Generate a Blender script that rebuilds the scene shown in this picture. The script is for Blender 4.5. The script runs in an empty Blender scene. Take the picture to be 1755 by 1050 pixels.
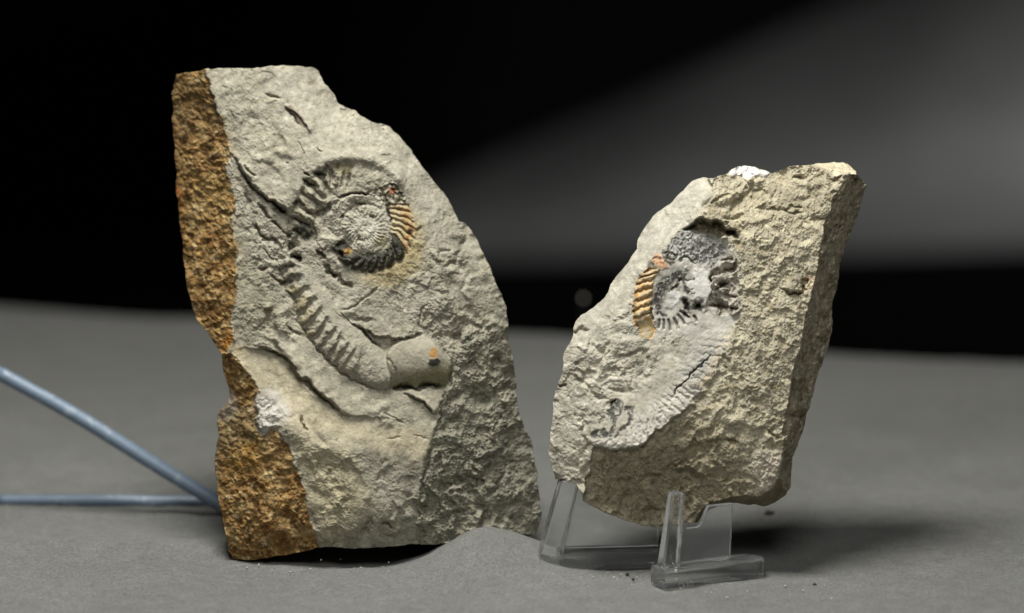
import bpy, bmesh, math, random
import numpy as np
from mathutils import Vector

# ------------------------------------------------------------------ camera
# one unit is 10 cm
S = bpy.context.scene
COL = S.collection
S.unit_settings.system = 'METRIC'
S.unit_settings.scale_length = 0.1
FPX, CX, CY, PW = 6160.0, 877.5, 525.0, 1755.0      # lens in pixels of the photograph
PIT = math.radians(10.0)
CAM = np.array([0.0, -7.77, 1.93])
FWD = np.array([0, math.cos(PIT), -math.sin(PIT)])
UPV = np.array([0, math.sin(PIT), math.cos(PIT)])
PPU = 770.0                                          # photograph pixels per unit at the rocks
cd = bpy.data.cameras.new('camera')
cam = bpy.data.objects.new('camera', cd)
COL.objects.link(cam)
cam.location = CAM
cam.rotation_euler = (math.pi / 2 - PIT, 0, 0)
cd.sensor_width = 36.0
cd.lens = 36.0 * FPX / PW
cd.clip_start = 0.1
cd.clip_end = 200
cd.dof.use_dof = True
cd.dof.focus_distance = 7.84
cd.dof.aperture_fstop = 0.85
S.camera = cam

# ------------------------------------------------------------------ world, lamps, exposure
W = bpy.data.worlds.new('World')
S.world = W
W.use_nodes = True
bg = W.node_tree.nodes['Background']
bg.inputs[0].default_value = (0.95, 0.97, 1.0, 1)
bg.inputs[1].default_value = 0.012
S.view_settings.view_transform = 'Standard'
S.view_settings.look = 'None'
S.view_settings.exposure = 0.0
S.view_settings.gamma = 1.0


def lamp(name, loc, target, size, power, color=(1, 1, 1), shape='DISK'):
    ld = bpy.data.lights.new(name, 'AREA')
    ld.shape = shape
    ld.size = size
    ld.energy = power
    ld.color = color
    o = bpy.data.objects.new(name, ld)
    COL.objects.link(o)
    o.location = loc
    o.rotation_euler = (Vector(target) - Vector(loc)).to_track_quat('-Z', 'Y').to_euler()
    return o


lamp('key_lamp', (-0.55, -0.45, 3.9), (0, 0, 0.5), 1.5, 228, (1.0, 0.98, 0.94))
lamp('fill_lamp', (0.15, -3.9, 3.6), (0.2, 0, 0.5), 2.0, 82, (1.0, 0.99, 0.965))
lamp('background_lamp', (8.5, 11.0, -0.6), (3.4, 17.0, -1.2), 1.5, 500, (1.0, 1.0, 0.98))
S.cycles.max_bounces = 12
S.cycles.transmission_bounces = 12
S.cycles.transparent_max_bounces = 12


def unproject(px, py, d):
    """point seen at pixel (px, py) of the photograph, d units along the view axis"""
    u = (np.asarray(px, float) - CX) / FPX
    v = (np.asarray(py, float) - CY) / FPX
    d = np.asarray(d, float)
    x = CAM[0] + d * u
    y = CAM[1] + d * (FWD[1] - v * UPV[1])
    z = CAM[2] + d * (FWD[2] - v * UPV[2])
    return np.stack(np.broadcast_arrays(x, y, z), -1)


def ground_depth(py, z=0.0):
    v = (py - CY) / FPX
    return (CAM[2] - z) / (math.sin(PIT) + v * math.cos(PIT))


def on_ground(px, py, z=0.0):
    return Vector(unproject(px, py, ground_depth(py, z)))


# ------------------------------------------------------------------ helpers
def tag(o, label=None, cat=None, group=None, kind=None):
    for k, v in (('label', label), ('category', cat), ('group', group), ('kind', kind)):
        if v:
            o[k] = v
    return o


def empty(name, loc):
    o = bpy.data.objects.new(name, None)
    o.empty_display_size = 0.1
    COL.objects.link(o)
    o.location = loc
    return o


def mesh_np(name, verts, quads, mat, parent=None, smooth=True, normals=None, color=None, tris=None):
    me = bpy.data.meshes.new(name)
    nq = len(quads)
    nt = 0 if tris is None else len(tris)
    me.vertices.add(len(verts))
    me.vertices.foreach_set('co', np.ascontiguousarray(verts, np.float32).ravel())
    me.loops.add(nq * 4 + nt * 3)
    idx = np.asarray(quads, np.int32).ravel()
    if nt:
        idx = np.concatenate([idx, np.asarray(tris, np.int32).ravel()])
    me.loops.foreach_set('vertex_index', idx)
    me.polygons.add(nq + nt)
    st = np.arange(nq, dtype=np.int32) * 4
    if nt:
        st = np.concatenate([st, nq * 4 + np.arange(nt, dtype=np.int32) * 3])
    me.polygons.foreach_set('loop_start', st)
    me.update(calc_edges=True)
    if smooth:
        me.polygons.foreach_set('use_smooth', np.ones(nq + nt, bool))
    if color is not None:
        at = me.color_attributes.new('mineral', 'FLOAT_COLOR', 'POINT')
        c4 = np.ones((len(verts), 4), np.float32)
        c4[:, :3] = color
        at.data.foreach_set('color', c4.ravel())
    me.validate()
    if normals is not None:
        me.normals_split_custom_set_from_vertices(np.asarray(normals, np.float32).tolist())
    me.materials.append(mat)
    o = bpy.data.objects.new(name, me)
    COL.objects.link(o)
    if parent:
        o.parent = parent
    return o


def bm_obj(name, bm, mat, parent=None, smooth=False, bevel=0.0, seg=2):
    me = bpy.data.meshes.new(name)
    bmesh.ops.recalc_face_normals(bm, faces=bm.faces)
    bm.to_mesh(me)
    bm.free()
    me.materials.append(mat)
    if smooth:
        me.polygons.foreach_set('use_smooth', np.ones(len(me.polygons), bool))
    o = bpy.data.objects.new(name, me)
    COL.objects.link(o)
    if parent:
        o.parent = parent
    if bevel:
        b = o.modifiers.new('bevel', 'BEVEL')
        b.width = bevel
        b.segments = seg
        b.limit_method = 'ANGLE'
        b.angle_limit = math.radians(30)
        b.harden_normals = False
    return o


# ------------------------------------------------------------------ materials
def new_mat(name):
    m = bpy.data.materials.new(name)
    m.use_nodes = True
    nt = m.node_tree
    p = nt.nodes['Principled BSDF']
    return m, nt, p


def N(nt, typ, **kw):
    n = nt.nodes.new(typ)
    for k, v in kw.items():
        setattr(n, k, v)
    return n


def noise_node(nt, scale, detail=4, rough=0.6, dist=0.0):
    tc = N(nt, 'ShaderNodeTexCoord')
    n = N(nt, 'ShaderNodeTexNoise')
    n.inputs['Scale'].default_value = scale
    n.inputs['Detail'].default_value = detail
    n.inputs['Roughness'].default_value = rough
    n.inputs['Distortion'].default_value = dist
    nt.links.new(tc.outputs['Object'], n.inputs['Vector'])
    return n


def ramp(nt, sock, lo, hi, a=0.3, b=0.7):
    r = N(nt, 'ShaderNodeMapRange')
    r.inputs['From Min'].default_value = a
    r.inputs['From Max'].default_value = b
    r.inputs['To Min'].default_value = lo
    r.inputs['To Max'].default_value = hi
    nt.links.new(sock, r.inputs['Value'])
    return r.outputs['Result']


def mineral_mat(name, rough, spec, bump, grain, lo=0.8, hi=1.16, sparkle=0.0):
    """stone whose body colour is the mesh's mineral attribute, broken up by grain noise"""
    m, nt, p = new_mat(name)
    at = N(nt, 'ShaderNodeAttribute', attribute_name='mineral')
    n1 = noise_node(nt, grain, 6, 0.7, 0.3)
    n2 = noise_node(nt, grain * 0.17, 4, 0.6, 0.6)
    f = N(nt, 'ShaderNodeMath', operation='MULTIPLY')
    nt.links.new(ramp(nt, n1.outputs['Fac'], lo, hi), f.inputs[0])
    nt.links.new(ramp(nt, n2.outputs['Fac'], 0.84, 1.12), f.inputs[1])
    mul = N(nt, 'ShaderNodeVectorMath', operation='SCALE')
    nt.links.new(at.outputs['Color'], mul.inputs[0])
    nt.links.new(f.outputs[0], mul.inputs['Scale'])
    nt.links.new(mul.outputs[0], p.inputs['Base Color'])
    p.inputs['Roughness'].default_value = rough
    p.inputs['Specular IOR Level'].default_value = spec
    if sparkle:
        nt.links.new(ramp(nt, n1.outputs['Fac'], rough - sparkle, rough + sparkle), p.inputs['Roughness'])
    b = N(nt, 'ShaderNodeBump')
    b.inputs['Strength'].default_value = bump
    b.inputs['Distance'].default_value = 0.004
    nb = noise_node(nt, grain * 1.2, 5, 0.75)
    nt.links.new(nb.outputs['Fac'], b.inputs['Height'])
    nt.links.new(b.outputs['Normal'], p.inputs['Normal'])
    return m


M_STONE = mineral_mat('marl_stone', 0.92, 0.15, 0.9, 62, 0.66, 1.26)
M_RUST = mineral_mat('iron_crust', 0.85, 0.2, 0.9, 46, 0.5, 1.5)
M_QUARTZ = mineral_mat('white_calcite', 0.75, 0.25, 0.6, 60, 0.86, 1.06)
M_FOSSIL = mineral_mat('fossil_shell', 0.8, 0.28, 0.5, 75, 0.8, 1.16)
M_BLACK = mineral_mat('black_crystal', 0.5, 0.3, 1.0, 60, 0.6, 1.5, 0.2)


def acrylic_mat(name, haze, lo, hi):
    m, nt, p = new_mat(name)
    p.inputs['Base Color'].default_value = (0.975, 0.98, 0.98, 1)
    p.inputs['Transmission Weight'].default_value = 1.0
    p.inputs['IOR'].default_value = 1.45
    n = noise_node(nt, 14, 5, 0.7)
    nt.links.new(ramp(nt, n.outputs['Fac'], lo, hi), p.inputs['Roughness'])
    b = N(nt, 'ShaderNodeBump')
    b.inputs['Strength'].default_value = 0.12
    b.inputs['Distance'].default_value = 0.004
    n2 = noise_node(nt, 9, 3, 0.5)
    nt.links.new(n2.outputs['Fac'], b.inputs['Height'])
    nt.links.new(b.outputs['Normal'], p.inputs['Normal'])
    # moulded plastic with a slight milky haze and handling marks
    d = N(nt, 'ShaderNodeBsdfDiffuse')
    d.inputs['Color'].default_value = (0.62, 0.64, 0.64, 1)
    mx = N(nt, 'ShaderNodeMixShader')
    nt.links.new(ramp(nt, n.outputs['Fac'], haze * 0.6, haze * 1.6), mx.inputs['Fac'])
    nt.links.new(p.outputs[0], mx.inputs[1])
    nt.links.new(d.outputs[0], mx.inputs[2])
    nt.links.new(mx.outputs[0], nt.nodes['Material Output'].inputs['Surface'])
    return m


def cloth_mat(name, col, scale=170, bump=0.7):
    m, nt, p = new_mat(name)
    n1 = noise_node(nt, scale, 5, 0.8)
    n2 = noise_node(nt, 2.2, 4, 0.6, 0.4)
    f = N(nt, 'ShaderNodeMath', operation='MULTIPLY')
    nt.links.new(ramp(nt, n1.outputs['Fac'], 0.5, 1.5), f.inputs[0])
    nt.links.new(ramp(nt, n2.outputs['Fac'], 0.9, 1.1), f.inputs[1])
    n3 = noise_node(nt, 24, 6, 0.75, 0.2)
    f2 = N(nt, 'ShaderNodeMath', operation='MULTIPLY')
    nt.links.new(f.outputs[0], f2.inputs[0])
    nt.links.new(ramp(nt, n3.outputs['Fac'], 0.86, 1.14), f2.inputs[1])
    f = f2
    mul = N(nt, 'ShaderNodeVectorMath', operation='SCALE')
    mul.inputs[0].default_value = col
    nt.links.new(f.outputs[0], mul.inputs['Scale'])
    nt.links.new(mul.outputs[0], p.inputs['Base Color'])
    p.inputs['Roughness'].default_value = 0.95
    p.inputs['Specular IOR Level'].default_value = 0.1
    p.inputs['Sheen Weight'].default_value = 0.1
    b = N(nt, 'ShaderNodeBump')
    b.inputs['Strength'].default_value = bump
    b.inputs['Distance'].default_value = 0.006
    nt.links.new(n1.outputs['Fac'], b.inputs['Height'])
    nt.links.new(b.outputs['Normal'], p.inputs['Normal'])
    return m


def wire_mat():
    m, nt, p = new_mat('blue_grey_coated_wire')
    n = noise_node(nt, 22, 5, 0.75)
    mix = N(nt, 'ShaderNodeMix', data_type='RGBA')
    mix.inputs['A'].default_value = (0.17, 0.23, 0.30, 1)
    mix.inputs['B'].default_value = (0.42, 0.47, 0.52, 1)
    nt.links.new(ramp(nt, n.outputs['Fac'], 0, 1, 0.56, 0.72), mix.inputs['Factor'])
    nt.links.new(mix.outputs['Result'], p.inputs['Base Color'])
    p.inputs['Roughness'].default_value = 0.38
    b = N(nt, 'ShaderNodeBump')
    b.inputs['Strength'].default_value = 0.4
    b.inputs['Distance'].default_value = 0.004
    nt.links.new(n.outputs['Fac'], b.inputs['Height'])
    nt.links.new(b.outputs['Normal'], p.inputs['Normal'])
    return m


M_ACRYLIC = acrylic_mat('clear_acrylic', 0.06, 0.0, 0.06)
M_WEB = acrylic_mat('hazy_acrylic', 0.13, 0.02, 0.16)
M_CLOTH = cloth_mat('grey_felt', (0.168, 0.170, 0.158))
M_DRAPE = cloth_mat('grey_drape_fabric', (0.15, 0.152, 0.15), 60, 0.3)
M_WIRE = wire_mat()
M_DUST, _nt, _p = new_mat('pale_dust')
_p.inputs['Base Color'].default_value = (0.5, 0.48, 0.42, 1)
_p.inputs['Roughness'].default_value = 0.95
M_GRIT, _nt, _p = new_mat('dark_grit')
_p.inputs['Base Color'].default_value = (0.05, 0.045, 0.04, 1)
_p.inputs['Roughness'].default_value = 0.9
M_BLACKWALL, _nt, _p = new_mat('black_velvet')
_n = noise_node(_nt, 3, 3, 0.6)
_mx = N(_nt, 'ShaderNodeMix', data_type='RGBA')
_mx.inputs['A'].default_value = (0.004, 0.004, 0.004, 1)
_mx.inputs['B'].default_value = (0.008, 0.008, 0.008, 1)
_nt.links.new(_n.outputs['Fac'], _mx.inputs['Factor'])
_nt.links.new(_mx.outputs['Result'], _p.inputs['Base Color'])
_p.inputs['Roughness'].default_value = 1.0
_p.inputs['Specular IOR Level'].default_value = 0.0


# ------------------------------------------------------------------ raster tools for carving rock faces
def gauss(a, s):
    if s <= 0:
        return a
    p = int(4 * s) + 2
    b = np.pad(a, p, mode='edge')
    fy = np.fft.fftfreq(b.shape[0])[:, None]
    fx = np.fft.rfftfreq(b.shape[1])[None, :]
    k = np.exp(-2 * (math.pi * s) ** 2 * (fx * fx + fy * fy))
    return np.fft.irfft2(np.fft.rfft2(b) * k, s=b.shape)[p:-p, p:-p]


def sstep(a, lo, hi):
    t = np.clip((a - lo) / (hi - lo), 0, 1)
    return t * t * (3 - 2 * t)


def catmull(pts, n):
    P = np.asarray(pts, float)
    P = np.vstack([2 * P[0] - P[1], P, 2 * P[-1] - P[-2]])
    t = np.linspace(0, len(P) - 3 - 1e-6, n)
    i = t.astype(int)
    f = (t - i)[:, None]
    a, b, c, d = P[i], P[i + 1], P[i + 2], P[i + 3]
    return 0.5 * (2 * b + (c - a) * f + (2 * a - 5 * b + 4 * c - d) * f ** 2 + (3 * b - a - 3 * c + d) * f ** 3)


def zc(ox, oy, s, pts):
    return [(ox + x / s, oy + y / s) for x, y in pts]


class Field:
    """a carved face on a 1-pixel lattice: relief H (pixels towards the viewer), colour C, part number ID"""

    def __init__(self, ox, oy, w, h, seed, warp=3.0):
        self.ox, self.oy, self.w, self.h = ox, oy, w, h
        self.rng = np.random.default_rng(seed)
        yy, xx = np.mgrid[0:h, 0:w].astype(np.float64)
        self.X, self.Y = xx + ox, yy + oy
        self.XW = self.X + warp * self.spec(5, 60, 1.6) * 0.6
        self.YW = self.Y + warp * self.spec(5, 60, 1.6) * 0.6
        self.H = np.zeros((h, w))
        self.C = np.zeros((h, w, 3))
        self.ID = np.zeros((h, w), np.int32)

    def spec(self, lo, hi, beta, aniso=None):
        """band-limited noise between wavelengths lo and hi, unit spread"""
        n = self.rng.standard_normal((self.h, self.w))
        fy = np.fft.fftfreq(self.h)[:, None]
        fx = np.fft.rfftfreq(self.w)[None, :]
        if aniso:
            a, st = aniso
            ca, sa = math.cos(a), math.sin(a)
            fx, fy = (fx * ca + fy * sa) * st, (-fx * sa + fy * ca)
        f = np.sqrt(fx * fx + fy * fy) + 1e-9
        k = f ** (-beta) * np.exp(-(f * lo) ** 4) * (1 - np.exp(-(f * hi) ** 4))
        r = np.fft.irfft2(np.fft.rfft2(n) * k, s=(self.h, self.w))
        return r / r.std()

    def chips(self, size, tilt, step, sx=1.0, ang=0.0, cover=0.6):
        """flaked stone: warped cells showing only in patches, so that worn stretches lie between the broken ones"""
        bx, by = self.XW, self.YW
        self.XW = bx + size * 0.30 * self.spec(max(3, size * 0.35), size * 4, 1.6)
        self.YW = by + size * 0.30 * self.spec(max(3, size * 0.35), size * 4, 1.6)
        c = self.cells(size, tilt, step, sx, ang)
        self.XW, self.YW = bx, by
        m = sstep(self.spec(size * 1.2, size * 9, 1.3), -1.2 * cover, 1.6 - 1.4 * cover)
        return gauss(c, max(0.7, size * 0.045)) * m

    def cells(self, size, tilt, step, sx=1.0, ang=0.0):
        """chipped stone: irregular cells, each a little tilted plane with its own offset"""
        ca, sa = math.cos(ang), math.sin(ang)
        gx = ((self.XW - self.ox) * ca + (self.YW - self.oy) * sa) / (size * sx)
        gy = (-(self.XW - self.ox) * sa + (self.YW - self.oy) * ca) / size
        gx, gy = gx - gx.min() + 2, gy - gy.min() + 2
        nx, ny = int(gx.max()) + 4, int(gy.max()) + 4
        r = self.rng
        jx, jy = r.random((ny, nx)), r.random((ny, nx))
        tx, ty = r.normal(0, tilt, (ny, nx)), r.normal(0, tilt, (ny, nx))
        of = r.normal(0, step, (ny, nx))
        ix, iy = gx.astype(int), gy.astype(int)
        best = np.full(gx.shape, 1e9)
        out = np.zeros(gx.shape)
        for dy in (-1, 0, 1):
            for dx in (-1, 0, 1):
                cx, cy = ix + dx, iy + dy
                ddx, ddy = gx - cx - jx[cy, cx], gy - cy - jy[cy, cx]
                d = ddx * ddx + ddy * ddy
                v = of[cy, cx] + (tx[cy, cx] * ddx * sx + ty[cy, cx] * ddy) * size
                m = d < best
                best = np.where(m, d, best)
                out = np.where(m, v, out)
        return out

    def poly(self, pts, soft=0.0, warp=True):
        x, y = (self.XW, self.YW) if warp else (self.X, self.Y)
        P = np.asarray(pts, float)
        m = np.zeros(x.shape, bool)
        for (x0, y0), (x1, y1) in zip(P, np.roll(P, -1, 0)):
            if y0 == y1:
                continue
            c = ((y0 > y) != (y1 > y)) & (x < (x1 - x0) * (y - y0) / (y1 - y0) + x0)
            m ^= c
        return np.clip(gauss(m.astype(float), soft), 0, 1) if soft else m.astype(float)

    def line(self, pts, reach, warp=True):
        """distance to a polyline, position along it (0..1) and signed side (+ to the right of travel)"""
        P = np.asarray(pts, float)
        x0, y0 = P.min(0) - reach
        x1, y1 = P.max(0) + reach
        a, b = max(int(x0 - self.ox), 0), min(int(x1 - self.ox) + 1, self.w)
        c, d = max(int(y0 - self.oy), 0), min(int(y1 - self.oy) + 1, self.h)
        sl = (slice(c, d), slice(a, b))
        x, y = (self.XW[sl], self.YW[sl]) if warp else (self.X[sl], self.Y[sl])
        D = np.full(x.shape, 1e6)
        T = np.zeros(x.shape)
        SD = np.zeros(x.shape)
        L = np.hypot(*np.diff(P, axis=0).T)
        cum = np.concatenate([[0], np.cumsum(L)])
        for i in range(len(P) - 1):
            ex, ey = (P[i + 1] - P[i]) / max(L[i], 1e-9)
            rx, ry = x - P[i, 0], y - P[i, 1]
            t = np.clip(rx * ex + ry * ey, 0, L[i])
            dd = np.hypot(rx - t * ex, ry - t * ey)
            m = dd < D
            D = np.where(m, dd, D)
            T = np.where(m, (cum[i] + t) / cum[-1], T)
            SD = np.where(m, ex * ry - ey * rx, SD)
        return sl, D, T, np.sign(SD)

    def crack(self, pts, width, depth, taper=True, warp=True):
        sl, D, T, _ = self.line(pts, width * 4 + 4, warp)
        k = np.exp(-(D / (width * 0.82)) ** 2)
        if taper:
            k = k * np.clip(np.sin(np.pi * np.clip(T * 0.96 + 0.02, 0, 1)) * 1.6, 0, 1)
        self.H[sl] -= 1.6 * depth * k

    def ledge(self, pts, height, fall, sharp=1.2, warp=True):
        """a step: ground on the right of travel is raised by height at the line and falls off over fall pixels"""
        sl, D, T, sd = self.line(pts, fall * 3, warp)
        e = np.clip(np.sin(np.pi * np.clip(T, 0.0, 1.0)) * 2.2, 0, 1)
        s = D * sd
        self.H[sl] += 1.6 * height * e * sstep(s, -sharp, sharp) * np.exp(-np.clip(s, 0, None) / fall)

    def facet(self, ctrl, poly=None, soft=1.2):
        """macro shape through control heights (x, y, h); pasted inside poly"""
        c = np.asarray(ctrl, float)
        n = len(c)
        p = c[:, :2] / 100
        A = np.zeros((n + 3, n + 3))
        A[:n, :n] = np.hypot(p[:, None, 0] - p[None, :, 0], p[:, None, 1] - p[None, :, 1]) - 0.02 * np.eye(n)
        A[:n, n] = 1
        A[:n, n + 1:] = p
        A[n, :n] = 1
        A[n + 1:, :n] = p.T
        wts = np.linalg.solve(A, np.concatenate([c[:, 2], [0, 0, 0]]))
        st = 4
        gx, gy = self.X[::st, ::st] / 100, self.Y[::st, ::st] / 100
        v = wts[n] + wts[n + 1] * gx + wts[n + 2] * gy
        for i in range(n):
            v = v + wts[i] * np.hypot(gx - p[i, 0], gy - p[i, 1])
        yi = np.clip(np.arange(self.h) / st, 0, v.shape[0] - 1.001)
        xi = np.clip(np.arange(self.w) / st, 0, v.shape[1] - 1.001)
        y0, x0 = yi.astype(int), xi.astype(int)
        fy, fx = (yi - y0)[:, None], (xi - x0)[None, :]
        r = (v[y0][:, x0] * (1 - fy) * (1 - fx) + v[y0 + 1][:, x0] * fy * (1 - fx)
             + v[y0][:, x0 + 1] * (1 - fy) * fx + v[y0 + 1][:, x0 + 1] * fy * fx)
        if poly is None:
            self.H = r
            return None
        m = self.poly(poly, soft)
        self.H = self.H * (1 - m) + r * m
        return m

    def band(self, inner, outer, n=3000, ns=260):
        """lattice of a strip between two edges: T along (in control-point units), S across (0 inner, 1 outer)"""
        a, b = catmull(inner, n), catmull(outer, n)
        s = np.linspace(0, 1, ns)[None, :, None]
        p = a[:, None, :] * (1 - s) + b[:, None, :] * s
        ix = np.rint(p[..., 0] - self.ox).astype(int)
        iy = np.rint(p[..., 1] - self.oy).astype(int)
        T = np.full((self.h, self.w), np.nan)
        SS = np.full((self.h, self.w), np.nan)
        ok = (ix >= 0) & (ix < self.w) & (iy >= 0) & (iy < self.h)
        tt = np.broadcast_to(np.linspace(0, len(inner) - 1, n)[:, None], ix.shape)
        s2 = np.broadcast_to(np.linspace(0, 1, ns)[None, :], ix.shape)
        T[iy[ok], ix[ok]] = tt[ok]
        SS[iy[ok], ix[ok]] = s2[ok]
        wy = np.clip(np.rint(0.5 * (self.YW + self.Y) - self.oy).astype(int), 0, self.h - 1)
        wx = np.clip(np.rint(0.5 * (self.XW + self.X) - self.ox).astype(int), 0, self.w - 1)
        return T[wy, wx], SS[wy, wx]

    def paint(self, m, col, amt=1.0):
        k = np.clip(m * amt, 0, 1)[..., None]
        self.C = self.C * (1 - k) + np.asarray(col) * k


def segs(v, edges):
    """index of the interval v falls in, and the position inside it"""
    e = np.asarray(edges, float)
    k = np.clip(np.searchsorted(e, np.nan_to_num(v, nan=-1e9)) - 1, 0, len(e) - 2)
    u = (v - e[k]) / (e[k + 1] - e[k])
    return k, u


def bilinear(a, x, y):
    x = np.clip(x, 0, a.shape[1] - 1.001)
    y = np.clip(y, 0, a.shape[0] - 1.001)
    i, j = x.astype(int), y.astype(int)
    fx, fy = x - i, y - j
    if a.ndim == 3:
        fx, fy = fx[..., None], fy[..., None]
    return a[j, i] * (1 - fx) * (1 - fy) + a[j, i + 1] * fx * (1 - fy) + a[j + 1, i] * (1 - fx) * fy + a[j + 1, i + 1] * fx * fy


def edge_curve(pts, n, rng, amp):
    P = np.asarray(pts, float)
    L = np.concatenate([[0], np.cumsum(np.hypot(*np.diff(P, axis=0).T))])
    t = np.linspace(0, L[-1], n)
    q = np.stack([np.interp(t, L, P[:, 0]), np.interp(t, L, P[:, 1])], -1)
    # chipped edge: fractal wobble that dies at the corners
    k = np.zeros((n, 2))
    for wl, a in ((28, 1.1), (12, 0.7), (6, 0.45)):
        m = max(int(L[-1] / wl), 3)
        for ax in (0, 1):
            k[:, ax] += np.interp(np.linspace(0, m, n), np.arange(m + 1), rng.normal(0, a, m + 1))
    fade = np.clip(np.minimum(np.arange(n), n - 1 - np.arange(n)) / 12.0, 0, 1)[:, None]
    return q + k * fade * amp


def build_rock(fld, top, right, bottom, left, nu, nv, depth_fn, thick, squeeze, lift, seed, amp=1.0, floor=None, spine=None):
    """closed stone: carved front sheet spanning the four edges, rough sides and back behind it"""
    rng = np.random.default_rng(seed)
    T, B = edge_curve(top, nu, rng, amp), edge_curve(bottom, nu, rng, amp)
    Lf, R = edge_curve(left, nv, rng, amp), edge_curve(right, nv, rng, amp)
    s = np.linspace(0, 1, nu)[None, :, None]
    t = np.linspace(0, 1, nv)[:, None, None]
    P = ((1 - t) * T[None] + t * B[None] + (1 - s) * Lf[:, None] + s * R[:, None]
         - ((1 - s) * (1 - t) * T[0] + s * (1 - t) * T[-1] + (1 - s) * t * B[0] + s * t * B[-1]))
    px, py = P[..., 0], P[..., 1]
    h = bilinear(fld.H, px - fld.ox, py - fld.oy)
    col = bilinear(fld.C, px - fld.ox, py - fld.oy)
    d = depth_fn(px, py) - h / PPU
    V = unproject(px, py, d).reshape(-1, 3)
    C = col.reshape(-1, 3)
    idx = np.arange(nu * nv).reshape(nv, nu)
    q = np.stack([idx[:-1, :-1], idx[1:, :-1], idx[1:, 1:], idx[:-1, 1:]], -1).reshape(-1, 4)
    cx = 0.25 * (px[:-1, :-1] + px[1:, :-1] + px[1:, 1:] + px[:-1, 1:])
    cy = 0.25 * (py[:-1, :-1] + py[1:, :-1] + py[1:, 1:] + py[:-1, 1:])
    qid = fld.ID[np.clip(np.rint(cy - fld.oy).astype(int), 0, fld.h - 1),
                 np.clip(np.rint(cx - fld.ox).astype(int), 0, fld.w - 1)].ravel()
    # perimeter, running left side down, bottom to the right, right side up, top to the left
    per = np.concatenate([idx[:-1, 0], idx[-1, :-1], idx[:0:-1, -1], idx[0, :0:-1]])
    bx, by = px.ravel()[per], py.ravel()[per]
    bd = d.ravel()[per]
    bc = C[per]
    nper = len(per)
    cxm, cym = spine if spine else (bx.mean(), by.mean())
    dback = depth_fn(bx, by) + thick / PPU
    rings = [per]
    base = len(V)
    newV, newC = [], []
    K1, K2 = 44, 20

    def sheet(lo, beta):
        # rough noise over the side, periodic round the stone
        kk = K1 + K2 + 1
        a = rng.standard_normal((kk * 2, nper))
        fy, fx = np.fft.fftfreq(kk * 2)[:, None] / (thick / K1), np.fft.rfftfreq(nper)[None, :]
        fr = np.sqrt(fx * fx + fy * fy) + 1e-6
        a = np.fft.irfft2(np.fft.rfft2(a) * fr ** -beta * np.exp(-(fr * lo) ** 4) * (1 - np.exp(-(fr * 160) ** 4)), s=a.shape)
        return a[:kk] / a.std()
    n_in, n_dp = sheet(7, 1.5), sheet(9, 1.5)
    for k in range(1, K1 + K2 + 1):
        wk = min(1.0, k / 8)
        if k <= K1:
            f = k / K1
            sc = 1 - squeeze * (0.25 * f + 0.75 * f * f)
            dd = bd * (1 - f) + dback * f + n_dp[k] * 6 * math.sin(math.pi * f) / PPU
        else:
            g = (k - K1) / K2
            sc = (1 - squeeze) * (1 - g) + 0.002
            dd = dback + (18 * math.sin(g * math.pi / 2) + n_dp[k] * 6 * (1 - g)) / PPU
        rx, ry = bx - cxm, by - cym
        rl = np.hypot(rx, ry) + 1e-6
        shove = -np.abs(n_in[k]) * 4.5 * wk * (1 if k <= K1 else 1 - g)
        x = cxm + rx * sc + shove * rx / rl
        low = np.clip((ry / max(ry.max(), 1)), 0, 1)
        y = cym + ry * sc + shove * ry / rl * (1 - low)
        y = y - lift * low * min(1.0, k / K1) * (sc if k > K1 else 1)
        newV.append(unproject(x, y, dd))
        tone = (1 + 0.10 * np.tanh(n_in[k]))[:, None]
        mixk = min(1.0, k / 10)
        newC.append((bc * (1 - mixk) + bc.mean(0) * np.array([1.0, 0.98, 0.93]) * mixk) * tone)
        rings.append(base + (k - 1) * nper + np.arange(nper))
    V = np.vstack([V] + newV)
    C = np.vstack([C] + newC)
    for a, b in zip(rings[:-1], rings[1:]):
        qq = np.stack([a, b, np.roll(b, -1), np.roll(a, -1)], -1)
        q = np.vstack([q, qq])
        lab = fld.ID[np.clip(np.rint(by - fld.oy).astype(int), 0, fld.h - 1), np.clip(np.rint(bx - fld.ox).astype(int), 0, fld.w - 1)]
        qid = np.concatenate([qid, np.where((lab == 1) & (a[0] < base + 3 * nper), 1, 0)])
    if floor is not None:
        V[:, 2] = np.maximum(V[:, 2], floor + 0.002)
    e1 = V[q[:, 2]] - V[q[:, 0]]
    e2 = V[q[:, 3]] - V[q[:, 1]]
    fn = np.cross(e1, e2)
    VN = np.zeros_like(V)
    for i in range(4):
        for ax in range(3):
            VN[:, ax] += np.bincount(q[:, i], fn[:, ax], len(V))
    VN /= np.linalg.norm(VN, axis=1, keepdims=True) + 1e-12
    return V, q, qid, C, VN


def emit_parts(root, V, q, qid, C, VN, parts):
    """split the sheet into its parts; parts = list of (id, name, material, parent id or None, label)"""
    made = {}
    off = np.array(root.location)
    for pid, name, mat, par, label in parts:
        sel = q[qid == pid]
        if len(sel) == 0:
            continue
        u, inv = np.unique(sel, return_inverse=True)
        o = mesh_np(name, V[u] - off, inv.reshape(-1, 4), mat, made.get(par, root), True, VN[u], C[u])
        if label:
            o['label'] = label
        made[pid] = o
    return made


STONE = (0.45, 0.43, 0.37)
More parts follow.
